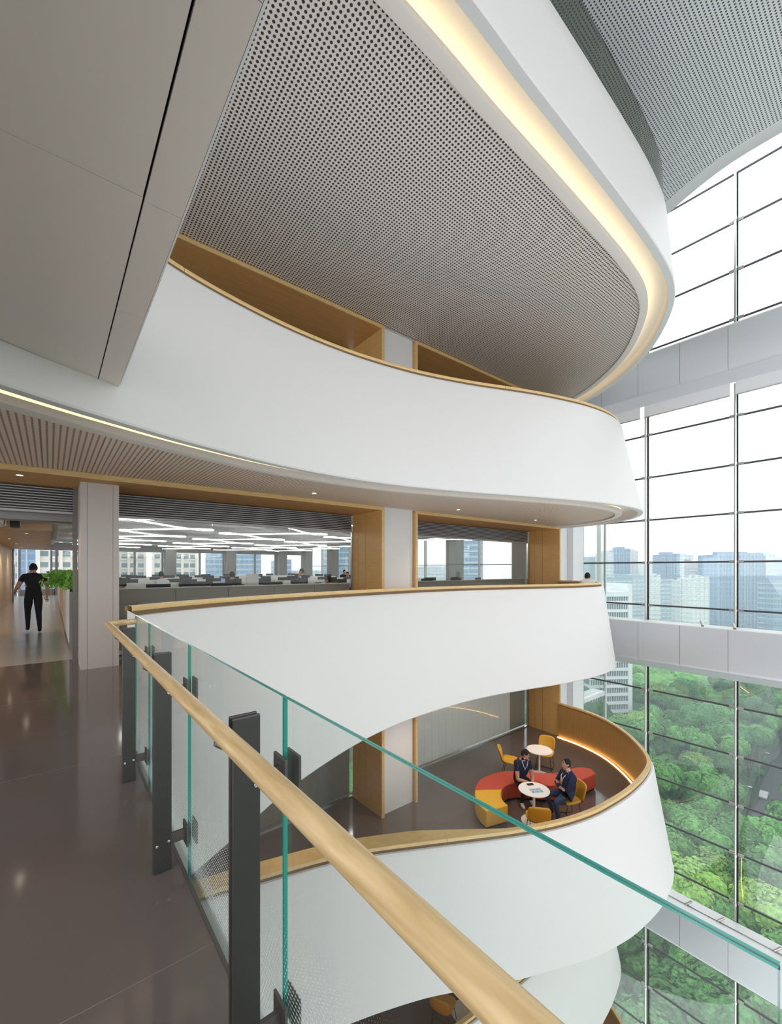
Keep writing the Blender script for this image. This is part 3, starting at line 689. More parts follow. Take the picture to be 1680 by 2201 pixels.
# little spot heads and their cable on the beam tops
def spot(x, y, z, yaw, lb):
    r = empty('spot_lamp', (x, y, z), yaw, label=lb, cat='spotlight')
    MB().tube([(0, 0, .0), (0, 0, .05)], .012, 8).build('stem', 'steel', r)
    MB().tube([(-.07, 0, .02), (.09, 0, .13)], .035, 14).build('housing', 'steel', r, smooth=True)
    MB().tube([(.088, 0, .129), (.094, 0, .133)], .030, 14).build('lens', 'black_plastic', r)
spot(14.95, 4.03, -.098, .5, 'small steel spot lamp on the middle white beam, the one away from the tube')
spot(14.95, 3.28, -.098, .5, 'small steel spot lamp on the middle white beam in front of a tube')
for y, lb in ((4.42, 'small steel spot lamp on the lowest white beam beside the white balcony front'), (3.63, 'middle one of the three steel spot lamps on the lowest white beam'), (2.4, 'small steel spot lamp on the lowest white beam at the picture edge')):
    spot(15.12, y, -8.628, -.9, lb)
MB().tube([(15.08, 7.9-.35*k, -8.612+.004*math.sin(k)) for k in range(40)], .012, 6).build('cable', 'steel', label='thin conduit running along the top of the lowest white beam', cat='cable')
# glass return beyond the corner, with its own sill
r = empty('window_31', (0, 0, 0), kind='structure')
for z0, z1 in ((-8, -6.0), (-5.9, -3.5), (-3.3, -.6), (-.5, 1.8), (1.83, 4.2), (4.3, 8.5)):
    MB().box(15.72, 17.52, 8.01, 8.03, z0, z1).build('glass_pane', 'glass_office', r)
MB().box(17.52, 17.60, 7.98, 8.06, -9, 9).build('mullion', 'white_paint', r)
MB().box(15.7, 17.5, 8.0, 8.5, -3.52, -3.36).build('sill', 'white_paint', r)
# ---------------------------------------------------------------- glass railing of the bridge
XH, XP, XR = .376, .462, .594
r = empty('glass_railing', (0, 0, 0), label='frameless glass railing with green edges along the bridge', cat='railing')
GJ = [-2.5, -1.14, .09, 1.305, 2.53, 3.75, 4.42]
def gpane(y0, y1):
    mb = MB(); mb.box(XR, XR+.014, y0+.004, y1-.004, -.24, 1.18, 0); mb.m = [1, 1, 1, 1, 0, 0]
    o = mb.build('glass_pane', ['glass_rail', 'glass_edge'], r)
    MB().box(XR+.006, XR+.008, y0+.003, y1-.003, 1.176, 1.1805).build('interlayer', 'glass_edge_dark', o)
for a, b in zip(GJ, GJ[1:]): gpane(a, b)
POST = [p for p in GJ[1:-1]]
ly = {0: 'behind the camera', 1: 'beside the camera', 2: 'nearest the camera', 3: 'middle of the three in view', 4: 'farthest, by the end of the railing'}
plate = MB().box(-.043, .043, -.006, .006, 0, 1.154)
pm = plate.mesh('plate', 'post_metal')
for i, y in enumerate(POST):
    p = empty('railing_post', (XP, y-.015, 0), label=f'dark steel twin-plate railing post, {ly.get(i, "next along the railing")}', cat='post', group='steel posts of the bridge railing')
    for dy in (-.013, .013):
        o = link('plate', pm, p, (0, dy, 0)); b = o.modifiers.new('bevel', 'BEVEL'); b.width = .004; b.segments = 2
    MB().box(-.03, .03, -.007, .007, .02, 1.12).build('spacer', 'dark_gap', p)
    for z in (.94, .155):
        MB().box(.02, .118, -.007, .007, z-.028, z+.028).build('glass_arm', 'bracket_metal', p)
        MB().box(.111, .121, -.045, .045, z-.058, z+.058).build('clamp_plate', 'bracket_metal', p, bevel=.002)
        MB().box(.158, .168, -.045, .045, z-.058, z+.058).build('clamp_plate', 'bracket_metal', p, bevel=.002)
        for dy in (-.022,):
            MB().lathe([(0, 0), (.0065, 0), (.0075, .0015), (.0045, .0025), (0, .0015)], (0, 0, 0), 14).build('bolt', 'steel', p).matrix_local = Matrix.Translation((.028, dy, z)) @ Matrix.Rotation(PI/2, 4, 'X')
            if z < .5: MB().lathe([(0, 0), (.0065, 0), (.0075, .0015), (.0045, .0025), (0, .0015)], (0, 0, 0), 14).build('bolt', 'steel', p).matrix_local = Matrix.Translation((-.028, dy, z-.01)) @ Matrix.Rotation(PI/2, 4, 'X')
    MB().tube([(XH-XP, 0, 1.11), (XH-XP, 0, 1.085), (XH-XP+.02, 0, 1.07), (-.035, 0, 1.07)], .006, 8).build('rail_bracket', 'bracket_metal', p)
pts = [(XH, -2.5+.5*k, 1.135) for k in range(13)]+[(XH, 4.12, 1.135), (XH, 4.24, 1.135)]
pts += [(XH+.035-.035*math.cos(a), 4.25+.05*math.sin(a), 1.135) for a in (.4, .8, 1.2)]+[(XH+.05, 4.302, 1.135), (XH+.12, 4.302, 1.135), (XH+.21, 4.302, 1.135)]
o = MB().tube(pts, .0255, 20).build('handrail', 'wood_rail', None, smooth=True, label='round pale wood handrail running in front of the steel posts', cat='handrail')
# ---------------------------------------------------------------- office interior
XW, YW = 17.45, 33.0
MB().prism([(-6, YG+.2), (17.4, YG+.2), (17.4, 33.2), (-6, 33.2)], -.3, .001).build('floor_office', 'floor_tile', kind='structure')
MB().prism([(.6, 10.2), (17.3, 10.2), (17.3, 32.8), (.6, 32.8)], .002, .012).build('carpet', 'carpet_grey', label='grey office carpet under the rows of desks', cat='carpet')
MB().prism([(.2, YG+.4), (16.2, YG+.4), (16.2, 33.2), (.2, 33.2)], 3.25, 3.4).build('ceiling_office', 'office_ceiling', kind='structure')
MB().prism([(-6, YG+.4), (.18, YG+.4), (.18, 33.2), (-6, 33.2)], 3.05, 3.2).build('ceiling_entrance', 'office_ceiling', kind='structure')
MB().box(16.2, 17.6, YG+.3, 33.2, 3.9, 4.1).build('ceiling_edge', 'office_white', kind='structure')
# wide round columns and window mullions of the far side
ncol = 0
for x in (2.35, 6.49, 10.6, 14.7):
    r = empty('column_far', (x, 32.3, 0), kind='structure'); MB().box(-.34, .34, 0, .6, 0, 3.3).build('shaft', 'office_grey', r); MB().box(-.5, -.38, .5, .6, 0, 3.3).build('cover_strip', 'office_grey', r)
r = empty('window_40', (0, 0, 0), kind='structure')
for x in [.3+2.055*k for k in range(9)]:
    MB().box(x-.06, x+.06, 32.92, 33.1, 0, 3.2).build('mullion', 'office_grey', r)
    MB().box(x+.06, x+1.99, 33.0, 33.012, .3, 2.75).build('glass_pane', 'glass_office', r)
MB().box(.2, 17.4, 32.95, 33.1, 0, .75).build('sill', 'office_grey', r); MB().box(-1.4, 17.4, 32.95, 33.1, 2.72, 3.2).build('head', 'office_grey', r)
r = empty('window_41', (0, 0, 0), kind='structure')
for k in range(13):
    y = 9.1+2.05*k-.9
    MB().box(17.35, 17.5, y-.05, y+.05, 0, 3.9).build('mullion', 'white_paint', r)
    MB().box(17.42, 17.43, y+.05, y+2.0, .5, 3.9).build('glass_pane', 'glass_office', r)
MB().box(17.3, 17.5, 8.1, 33, 0, .7).build('sill', 'office_white', r)
MB().box(17.38, 17.44, 8.1, 33, 1.78, 1.81).build('transom', 'louvre_dark', r)
for y in (11.15, 15.25, 19.35, 23.45, 27.55, 31.6):
    r = empty('column_side', (16.5, y, 0), kind='structure'); MB().box(-.3, .3, -.35, .35, 0, 3.95).build('shaft', 'office_grey', r)
# meandering ribbon lights
nr = 0
RX = [2.7, 6.75, 10.8, 14.0]
for j, x0 in enumerate(RX):
    pts = []; t = 0; A = 1.75 if j < 3 else 1.3
    while t*1.95/PI < 21:
        pts.append((x0+A*math.sin(t+j*1.3), 10.6+t*1.95/PI+.62*math.sin(2*(t+j*1.3)), 0)); t += .16
    r = empty('ribbon_light', (0, 0, 2.93), label=f'white meandering ribbon light on the office ceiling, {["first line from the entrance","second line from the entrance","third line from the entrance","line nearest the side windows"][j]}', cat='light', group='ribbon lights of the office ceiling')
    MB().tube([(a, b, 0) for a, b, c in pts], .0125, 6).build('light_tube', 'led_white', r, smooth=True)
    MB().tube([(a, b, .035) for a, b, c in pts[::2]], .02, 4).build('housing', 'office_white', r)
    for a, b, c in pts[::16]: MB().tube([(a, b, .05), (a, b, .32)], .004, 4).build('hanger', 'steel', r)
# workstations
desk0 = empty('workstation', (0, 0, 0), cat='desk', group='white office desks in rows', label='white office desk with low screens in the rows behind the glass')
MB().box(-.7, .7, -.36, .36, .71, .74).build('desk_top', 'office_white', desk0)
MB().box(-.72, .72, .37, .40, .45, 1.10).build('divider_screen', 'office_white', desk0)
MB().box(-.72, -.69, -.36, .37, 0, 1.02).build('side_panel', 'office_white', desk0)
MB().box(.28, .66, -.30, .30, .02, .70).build('drawer_unit', 'office_white', desk0)
mon0 = empty('monitor', (0, 0, .74), cat='monitor', group='desk monitors in the office', label='dark flat desk monitor in the office rows')
MB().box(-.28, .28, -.012, .012, .14, .48).build('housing', 'black_plastic', mon0); MB().box(-.265, .265, -.015, -.012, .155, .465).build('screen', 'screen_dark', mon0)
MB().box(-.02, .02, .012, .03, .0, .3).build('stand', 'black_plastic', mon0); MB().box(-.1, .1, -.07, .09, .0, .012).build('foot', 'black_plastic', mon0)
def shell(wd, ht, curv, tilt, nx=7, nz=6):
    mb = MB(); vs = []
    for j in range(nz):
        for i in range(nx):
            u = i/(nx-1)*2-1; v = j/(nz-1); k = 1-.25*max(0, abs(v-.5)*2-.3)
            vs.append((u*wd/2*k, -curv*(1-u*u)+tilt*v, v*ht))
    fs = [(j*nx+i, j*nx+i+1, (j+1)*nx+i+1, (j+1)*nx+i) for j in range(nz-1) for i in range(nx-1)]
    mb.add(vs, fs); mb.add([(x, y+.035, z) for x, y, z in vs], [f[::-1] for f in fs]); n = len(vs)
    return mb
chr0 = empty('office_chair', (0, 0, 0), cat='chair', group='black swivel chairs in the office', label='black swivel chair pushed in at an office desk')
shell(.46, .55, -.06, -.06).build('backrest', 'black_plastic', chr0, smooth=True).location = (0, -.24, .50)
MB().lathe([(0, .43), (.2, .43), (.25, .45), (.24, .49), (0, .50)], n=18).build('seat', 'black_cloth', chr0, smooth=True)
MB().tube([(0, 0, .08), (0, 0, .43)], .03, 8).build('gas_lift', 'steel', chr0)
mb = MB()
for k in range(5): a = k*2*PI/5; mb.tube([(0, 0, .09), (.28*math.cos(a), .28*math.sin(a), .05)], .018, 6)
mb.build('star_base', 'black_plastic', chr0)
cnt = [0, 0, 0]
random.seed(11)
for j, y in enumerate((11.3, 12.9, 15.4, 17.0, 19.5, 21.1, 23.6, 25.2, 27.7, 29.3)):
    rowname = ['first', 'second', 'third', 'fourth', 'fifth', 'sixth', 'seventh', 'eighth', 'ninth', 'tenth'][j]
    for i in range(9):
        x = 2.0+1.48*i
        fl = PI if j % 2 else 0
        dl = f'white office desk in the {rowname} row behind the glass'
        o = desk0 if cnt[0] == 0 else dup(desk0)
        o.location = (x, y, .012); o.rotation_euler.z = fl; o['label'] = dl; o['group'] = f'white desks of the {rowname} office row'; cnt[0] += 1
        if random.random() < .62:
            o = mon0 if cnt[1] == 0 else dup(mon0)
            o.location = (x+random.uniform(-.2, .2), y+(.12 if fl == 0 else -.12), .753); o.rotation_euler.z = fl+random.uniform(-.3, .3); cnt[1] += 1
            o['label'] = f'dark desk monitor in the {rowname} office row'; o['group'] = f'monitors of the {rowname} office row'
        if random.random() < .6:
            o = chr0 if cnt[2] == 0 else dup(chr0)
            o.location = (x+random.uniform(-.15, .15), y+(-.62 if fl == 0 else .62), .012); o.rotation_euler.z = fl+random.uniform(-.5, .5); cnt[2] += 1
            o['label'] = f'black swivel chair in the {rowname} office row'; o['group'] = f'swivel chairs of the {rowname} office row'
r = dup(mon0, (9.4, 12.9, .753), 2.9, label='desk monitor with a glowing violet screen in the middle of the long window', group='lit monitors in the office')
r.children[1].data = r.children[1].data.copy(); r.children[1].data.materials[0] = MATS['screen_blue']
r2 = dup(r, (4.96, 17.0, .753), 3.0, label='desk monitor with a blue glowing screen left in the long window', group='lit monitors in the office')
MB().box(0, .42, 0, .03, .75, 1.42).box(.02, .05, 0, .03, .012, .75).box(.37, .40, 0, .03, .012, .75).build('notice_board', 'office_white', None, label='white board on casters standing among the desks', cat='board').location = (5.15, 14.2, 0)

# entrance: timber soffit, wall, planters
r = empty('ceiling_timber', (0, 0, 0), kind='structure')
for k in range(12): MB().box(-5.9, .02, 13.7+1.13*k, 13.7+1.13*(k+1)-.008, 2.54, 2.56).build('board', 'wood_light', r)
MB().box(-6, .04, 13.68, 13.71, 2.54, 3.05).build('front_board', 'wood_light', r)
r = empty('ceiling_slats', (0, 0, 0), kind='structure')
for k in range(34): MB().box(-3.4, .18, 10.0+.34*k, 10.0+.34*k+.22, 2.74+.0*(k % 2), 2.80).build('slat', 'soffit_grey', r)
MB().box(-6, .30, 9.35, 9.75, 2.42, 2.62).build('beam_entrance', 'office_grey', kind='structure')
o = MB().box(-3.0, -.75, 11.0, 12.5, 2.50, 2.72).build('ceiling_unit', 'office_white', None, bevel=.05, label='long white box unit hanging under the entrance ceiling', cat='ceiling unit')
o = MB().box(-.66, -.5, 11.9, 12.3, 2.48, 2.74).build('projector', 'black_plastic', None, label='small black projector hanging under the entrance ceiling', cat='projector')
MB().box(-1.6, -1.45, 12.9, 27.2, 0, 2.54).build('wall_left', 'wood_light', kind='structure')
MB().box(-6, -1.6, 12.9, 13.05, 0, 3.05).build('wall_entrance', 'wood_light', kind='structure')
r = empty('door_1', (0, 0, 0), kind='structure')
MB().box(-1.44, -1.36, 27.1, 27.25, 0, 2.54).build('door_frame', 'office_grey', r); MB().box(-1.38, -1.36, 27.3, 29.4, .05, 2.4).build('glass_leaf', 'glass_office', r); MB().box(-1.36, -1.33, 27.4, 27.43, .8, 1.8).build('door_handle', 'steel', r)
r = empty('window_42', (0, 0, 0), kind='structure')
for x in (-1.4, .05, .28): MB().box(x-.05, x+.05, 32.9, 33.05, 0, 2.7).build('mullion', 'office_grey', r)
MB().box(-1.35, .0, 33.0, 33.01, .1, 2.7).build('glass_pane', 'glass_office', r); MB().box(-1.4, .3, 32.95, 33.05, 0, .35).build('sill', 'office_grey', r)
lf = MB()
random.seed(3)
def leafbush(n, sx, sy, sz):
    mb = MB()
    for _ in range(n):
        c = Vector((max(-.17, min(.17, random.gauss(0, sx))), random.gauss(0, sy), min(.3, abs(random.gauss(0, sz))))); d = Vector((random.uniform(-1, 1), random.uniform(-1, 1), random.uniform(.1, 1.2))).normalized()
        s = d.cross(Vector((random.random(), random.random(), .3))).normalized()*random.uniform(.02, .035); l = d*random.uniform(.09, .15)
        mb.add([c, c+l*.5+s, c+l, c+l*.5-s+Vector((0, 0, .01))], [(0, 1, 2, 3)])
    return mb.mesh('foliage', 'leaf_green')
bush = leafbush(420, .15, .22, .14)
pn = ['nearest the column', 'second from the column', 'third from the column', 'fourth from the column', 'fifth from the column', 'sixth from the column', 'farthest down the passage']
for k in range(7):
    y0 = 10.9+2.3*k
    r = empty('planter_cabinet', (.46, y0, 0), label=f'white planter cabinet beside the entrance passage, {pn[k]}', cat='planter', group='planter cabinets along the passage')
    for q in range(2): MB().box(-.17, -.155, q*1.13+.006, (q+1)*1.13-.006, .08, 1.12).build('door', 'office_white', r)
    MB().box(-.155, .17, .0, 2.26, .0, 1.12).build('carcass', 'office_grey', r)
    MB().box(-.18, -.15, 0, 2.27, 1.12, 1.18).box(.15, .18, 0, 2.27, 1.12, 1.18).build('rim', 'office_white', r)
    for q in range(3): link('foliage', bush, r, (-.0, .35+.75*q, 1.15), q*1.3+k, kind='stuff')
# ---------------------------------------------------------------- lounge furniture
def rounded_plate(poly, z0, z1, name, m, parent, bev=.02):
    o = MB().prism(poly, z0, z1).build(name, m, parent); b = o.modifiers.new('bevel', 'BEVEL'); b.width = bev; b.segments = 3; b.limit_method = 'ANGLE'; b.angle_limit = math.radians(50)
    return o
ZL = -F
so = spline([(7.61, 6.09), (7.68, 6.32), (7.9, 6.65), (8.25, 6.94), (8.6, 7.09), (8.95, 7.13), (9.36, 7.05), (9.67, 6.90), (9.9, 6.66), (10.11, 6.42), (10.32, 6.20), (10.6, 6.03), (10.95, 5.96), (11.2, 5.90), (11.36, 5.78)], 41)
si = spline([(8.20, 5.93), (8.27, 6.12), (8.40, 6.28), (8.57, 6.40), (8.80, 6.49), (9.0, 6.50), (9.17, 6.44), (9.32, 6.30), (9.54, 6.05), (9.74, 5.83), (9.99, 5.68), (10.3, 5.55), (10.68, 5.46), (11.0, 5.42), (11.3, 5.40)], 41)
r = empty('serpentine_sofa', (0, 0, 0), label='low winding backless sofa, red with one yellow end segment', cat='sofa')
segs = [(0, 8, 'yellow_fabric', 'yellow end segment'), (8, 14, 'red_fabric', None), (14, 22, 'red_fabric', None), (22, 31, 'red_fabric', None), (31, 40, 'red_fabric', None)]
for a, b, m, lb in segs:
    O = [(p.x, p.y) for p in so[a:b+1]]; I = [(p.x, p.y) for p in si[a:b+1]]
    if a: O[0] = tuple(Vector(O[0]).lerp(Vector(O[1]), .06)); I[0] = tuple(Vector(I[0]).lerp(Vector(I[1]), .06))
    if b == 40: O.append((11.46, 5.62)); 
    o = rounded_plate(O+I[::-1], ZL+.05, ZL+.43, 'sofa_segment', m, r, .022)
    if lb: o['label'] = lb
    cx = sum(p[0] for p in O+I)/len(O+I); cy_ = sum(p[1] for p in O+I)/len(O+I)
    MB().prism([(cx+(x-cx)*.9, cy_+(y-cy_)*.9) for x, y in O+I[::-1]], ZL+.001, ZL+.05).build('plinth', 'black_plastic', r)
def round_table(x, y, z, lb):
    r = empty('round_table', (x, y, z), label=lb, cat='table')
    MB().lathe([(0, .712), (.30, .712), (.345, .718), (.35, .73), (.346, .738), (0, .738)], n=48).build('table_top', 'table_white', r, smooth=True)
    MB().tube([(0, 0, .02), (0, 0, .712)], .027, 16).build('column', 'table_white', r, smooth=True)
    MB().lathe([(0, .001), (.285, .001), (.29, .006), (.285, .012), (.05, .018), (0, .018)], n=40).build('base_plate', 'table_white', r, smooth=True)
round_table(10.80, 6.76, ZL, 'round white pedestal table behind the red sofa, nothing on it')
round_table(8.76, 5.62, ZL, 'round white pedestal table between the two seated men')
MB().box(-.08, .08, -.04, .04, 0, .012).build('phone', 'black_plastic', None, bevel=.003, label='black phone lying on the round table between the men', cat='phone').matrix_world = Matrix.Translation((8.88, 5.80, ZL+.7385)) @ Matrix.Rotation(-.5, 4, 'Z')
o = empty('brochure', (8.75, 5.55, ZL+.7385), -.52, label='blue and white printed sheet lying on the round table between the men', cat='paper')
MB().box(-.15, .15, -.105, .105, 0, .002).build('sheet', 'white_cloth', o)
plain('print_blue', (.12, .32, .50), .5); plain('print_teal', (.25, .48, .58), .5)
for k in range(10):
    a = -.13+.052*(k % 5); b = -.085+.09*(k//5)
    MB().box(a, a+.044, b, b+.07, .002, .0026).build('print_block', ('print_blue', 'print_teal')[(k*3) % 2], o)
# yellow shell chairs
def shell_chair():
    r = empty('shell_chair', (0, 0, 0), cat='chair')
    mb = MB(); nx, ny = 13, 11; vs = []
    for j in range(ny):
        for i in range(nx):
            u = i/(nx-1)*2-1; v = j/(ny-1)*2-1
            # rounded-square outline
            k = (1/max((abs(u)**4+abs(v)**4)**.25, 1e-6)) if (u or v) else 1
            s = max(abs(u), abs(v)); x, y = (u*k*s, v*k*s) if (u or v) else (0, 0)
            vs.append((x*.235, y*.225, .455+.035*x*x-.03*max(0, y)**2*0-.02*max(0, y)+.03*max(0, -y)))
    fs = [(j*nx+i, j*nx+i+1, (j+1)*nx+i+1, (j+1)*nx+i) for j in range(ny-1) for i in range(nx-1)]
    o = mb.add(vs, fs).build('seat', 'yellow_leather', r, smooth=True); m = o.modifiers.new('solid', 'SOLIDIFY'); m.thickness = .045; m.offset = -1
    mb = MB(); vs = []; nx, ny = 15, 11
    for j in range(ny):
        for i in range(nx):
            u = i/(nx-1)*2-1; v = j/(ny-1)*2-1
            k = (1/max((abs(u)**3.5+abs(v)**3.5)**(1/3.5), 1e-6)) if (u or v) else 1
            s = max(abs(u), abs(v)); x, y = (u*k*s, v*k*s) if (u or v) else (0, 0)
            a = x*.95
            vs.append((.235*math.sin(a)/math.sin(.95), -.20-.055*(y+1)-.13*(math.cos(a)-math.cos(.95))*1.0, .64+.19*y))
    fs = [(j*nx+i, j*nx+i+1, (j+1)*nx+i+1, (j+1)*nx+i) for j in range(ny-1) for i in range(nx-1)]
    o = mb.add(vs, fs).build('backrest', 'yellow_leather', r, smooth=True); m = o.modifiers.new('solid', 'SOLIDIFY'); m.thickness = .035; m.offset = 0
    for s in (-1, 1):
        MB().tube([(s*.17, .14, .42), (s*.215, .20, .03), (s*.22, .20, .012), (s*.22, .17, .008), (s*.22, -.20, .008), (s*.22, -.23, .012), (s*.215, -.23, .03), (s*.17, -.15, .42)], .0075, 8).build('leg', 'black_metal', r)
    MB().tube([(-.17, .14, .42), (0, .14, .415), (.17, .14, .42)], .0075, 8).tube([(-.17, -.15, .42), (0, -.15, .415), (.17, -.15, .42)], .0075, 8).tube([(-.22, -.02, .008), (.22, -.02, .008)], .0075, 8).tube([(.2, -.17, .43), (.21, -.23, .50)], .01, 8).tube([(-.2, -.17, .43), (-.21, -.23, .50)], .01, 8).build('frame', 'black_metal', r)
    return r
def face(dx, dy): return math.atan2(dy, dx)-PI/2          # chair and people look along their local +y
ch = shell_chair()
spots = [(9.50, 5.18, ZL, face(-.87, .48), 'yellow shell chair under the man in the navy sweater'),
         (8.30, 5.24, ZL, face(.76, .64), 'yellow shell chair with its back to the balcony, at the table with the brochure'),
         (11.36, 6.93, ZL, face(-.93, -.33), 'yellow shell chair at the empty white table, between it and the gold-lit wall'),
         (10.14, 7.24, ZL, face(.62, -.78), 'yellow shell chair seen from the side behind the sofa and the seated man')]
for i, (x, y, z, a, lb) in enumerate(spots):
    c = ch if i == 0 else dup(ch)
    c.location = (x, y, z); c.rotation_euler = (0, 0, a); c['label'] = lb
c = dup(ch, (6.85, 6.66, -2*F), face(.5, .2), label='yellow shell chair on the storey below the lounge'); 
round_table(7.36, 6.52, -2*F, 'round white table on the storey below the lounge')

# ---------------------------------------------------------------- people
def skin_mesh(V, E, R, root=0, sub=1):
    me = bpy.data.meshes.new('tmp'); me.from_pydata(V, E, []); me.update()
    o = bpy.data.objects.new('tmp', me); COL.objects.link(o)
    o.modifiers.new('s', 'SKIN')
    sk = me.skin_vertices[0].data
    for i, r in enumerate(R): sk[i].radius = (r*1.2, r*1.2) if not isinstance(r, tuple) else r
    sk[root].use_root = True
    m = o.modifiers.new('u', 'SUBSURF'); m.levels = sub; m.render_levels = sub
    dg = bpy.context.evaluated_depsgraph_get(); ev = o.evaluated_get(dg); me2 = bpy.data.meshes.new_from_object(ev)
    vs = [tuple(v.co) for v in me2.vertices]; fs = [tuple(p.vertices) for p in me2.polygons]
    bpy.data.objects.remove(o); bpy.data.meshes.remove(me); bpy.data.meshes.remove(me2)
    return vs, fs
def head_mesh(c, yaw, pitch, s=1.0):
    vs, fs = [], []; nu, nv = 20, 14
    for j in range(nv+1):
        th = PI*j/nv
        for i in range(nu):
            ph = 2*PI*i/nu
            x, y, z = math.sin(th)*math.cos(ph), math.sin(th)*math.sin(ph), math.cos(th)
            k = 1-.30*max(0, -z)**1.3; kx = .078*k; ky = .098*(1-.15*max(0, -z)) if y > 0 else .098*k
            X, Y, Z = x*kx, y*ky, z*.122
            if y > .75: # nose, brow, chin
                w_ = max(0, 1-abs(x)/.22)
                Y += .020*w_*max(0, 1-abs(z+.12)/.22)+.006*w_*max(0, 1-abs(z+.75)/.2)-.006*max(0, 1-abs(z-.12)/.12)*(abs(x) > .18)
            if abs(x) > .93 and abs(z+.05) < .3: X *= 1.13
            vs.append((X, Y, Z))
    for j in range(nv):
        for i in range(nu): fs.append((j*nu+i, j*nu+(i+1) % nu, (j+1)*nu+(i+1) % nu, (j+1)*nu+i))
    M = Matrix.Translation(c) @ Matrix.Rotation(yaw, 4, 'Z') @ Matrix.Rotation(pitch, 4, 'X') @ Matrix.Scale(s, 4)
    return [tuple(M @ Vector(v)) for v in vs], fs, M
def human(label, loc, rz, J, top, legs, shoes, sleeve='short', headyaw=0, headpitch=0, group=None, bulk=1.0, lany=False, glasses=False):
    V, R, E, G = [], [], [], []
    def add(p, r): V.append(tuple(p)); R.append(r); return len(V)-1
    def seg(a, b, g): E.append((a, b)); G.append(g)
    B = bulk; v = {k: Vector(p) for k, p in J.items()}
    pe = add(v['pelvis'], .130*B); sp = add(v['spine'], .128*B); chst = add(v['chest'], .138*B); nb = add(v['neck'], .062); hd = add(v['head']-Vector((0, 0, .06)), .056)
    seg(pe, sp, 'top'); seg(sp, chst, 'top'); seg(chst, nb, 'top'); seg(nb, hd, 'skin')
    for s in ('L', 'R'):
        sh, el, wr = v['sh'+s], v['el'+s], v['wr'+s]
        a = add(sh, .062*B); m1 = add(sh.lerp(el, .5), .050*B); b = add(el, .042); m2 = add(el.lerp(wr, .4), .039); c = wi = add(wr, .025)
        seg(chst, a, 'top'); seg(a, m1, 'top'); seg(m1, b, 'top' if sleeve == 'long' else 'skin'); seg(b, m2, 'top' if sleeve == 'long' else 'skin'); seg(m2, c, 'top' if sleeve == 'long' else 'skin')
        hp, kn, an, to = v['hp'+s], v['kn'+s], v['an'+s], v['to'+s]
        a = add(hp, .085*B); m0 = add(hp.lerp(kn, .5), .078*B); b = add(kn, .056); m = add(kn.lerp(an, .35), .052); c = add(an, .036); d = add(an.lerp(to, .5)+Vector((0, 0, -.02)), .040); e = add(to, .034)
        seg(pe, a, 'legs'); seg(a, m0, 'legs'); seg(m0, b, 'legs'); seg(b, m, 'legs'); seg(m, c, 'legs'); seg(c, d, 'shoe'); seg(d, e, 'shoe')
        # hand: palm, four curled fingers and a thumb
        d = v.get('hd'+s, (wr-el)).normalized(); side = d.cross(Vector((0, 0, 1)))
        side = side.normalized() if side.length > .1 else Vector((1, 0, 0)); nrm = side.cross(d).normalized()
        if nrm.z > 0: nrm = -nrm
        p1 = add(wr+d*.03, (.030, .018)); p2 = add(wr+d*.085, (.034, .015)); seg(wi, p1, 'skin'); seg(p1, p2, 'skin')
    vs, fs = skin_mesh(V, E, R, pe)
    mb = MB(); mats = ['skin', top, legs, shoes]; idx = {'skin': 0, 'top': 1, 'legs': 2, 'shoe': 3}
    P = [(Vector(V[a]), Vector(V[b]), idx[g]) for (a, b), g in zip(E, G)]
    mb.v = vs
    for f in fs:
        c = sum((Vector(vs[i]) for i in f), Vector())/len(f); best = (9e9, 0)
        for a, b, g in P:
            ab = b-a; t = max(0, min(1, (c-a).dot(ab)/max(ab.length_squared, 1e-9))); dd = (c-(a+ab*t)).length
            if dd < best[0]: best = (dd, g)
        mb.f.append(f); mb.m.append(best[1])
    # fingers, each its own short tapering chain
    for s in ('L', 'R'):
        wr, el = v['wr'+s], v['el'+s]; d = v.get('hd'+s, (wr-el)).normalized(); side = d.cross(Vector((0, 0, 1)))
        side = side.normalized() if side.length > .1 else Vector((1, 0, 0)); nrm = side.cross(d).normalized()
        if nrm.z > 0: nrm = -nrm
        for q, ln in zip((-1.5, -.5, .5, 1.5), (.060, .072, .078, .066)):
            b = wr+d*.082+side*q*.017; mb.tube([b, b+d*ln*.45+nrm*.006, b+d*ln*.75+nrm*.022, b+d*ln*.9+nrm*.040], [.0095, .009, .008, .006], 8, 0)
        sg = 1 if s == 'L' else -1
        b = wr+d*.03+side*sg*.024; mb.tube([b, b+d*.03+side*sg*.022, b+d*.06+side*sg*.026+nrm*.01], [.012, .0105, .0075], 8, 0)
    hv, hf, M = head_mesh(v['head'], headyaw, headpitch)
    mb.add(hv, hf, 0)
    o = mb.build('person', mats, None, smooth=True, label=label, cat='person', group=group)
    o.location = loc; o.rotation_euler = (0, 0, rz)
    # hair cap
    H = MB(); vs2 = []; nu, nv = 20, 8
    for j in range(nv+1):
        th = PI*.60*j/nv
        for i in range(nu):
            ph = 2*PI*i/nu; x, y, z = math.sin(th)*math.cos(ph), math.sin(th)*math.sin(ph), math.cos(th)
            fr = max(0, y)
            tt = th*(1-.42*fr); x, y, z = math.sin(tt)*math.cos(ph), math.sin(tt)*math.sin(ph), math.cos(tt)
            q = 1.10+.05*noise.noise(Vector((x*6, y*6, z*6)))-(.07 if j == nv else 0)
            vs2.append(tuple(M @ Vector((x*.078*q, y*.098*q, z*.122*q+.002))))
    H.add(vs2, [(j*nu+i, j*nu+(i+1) % nu, (j+1)*nu+(i+1) % nu, (j+1)*nu+i) for j in range(nv) for i in range(nu)])
    H.build('hair', 'hair_black', o, smooth=True)
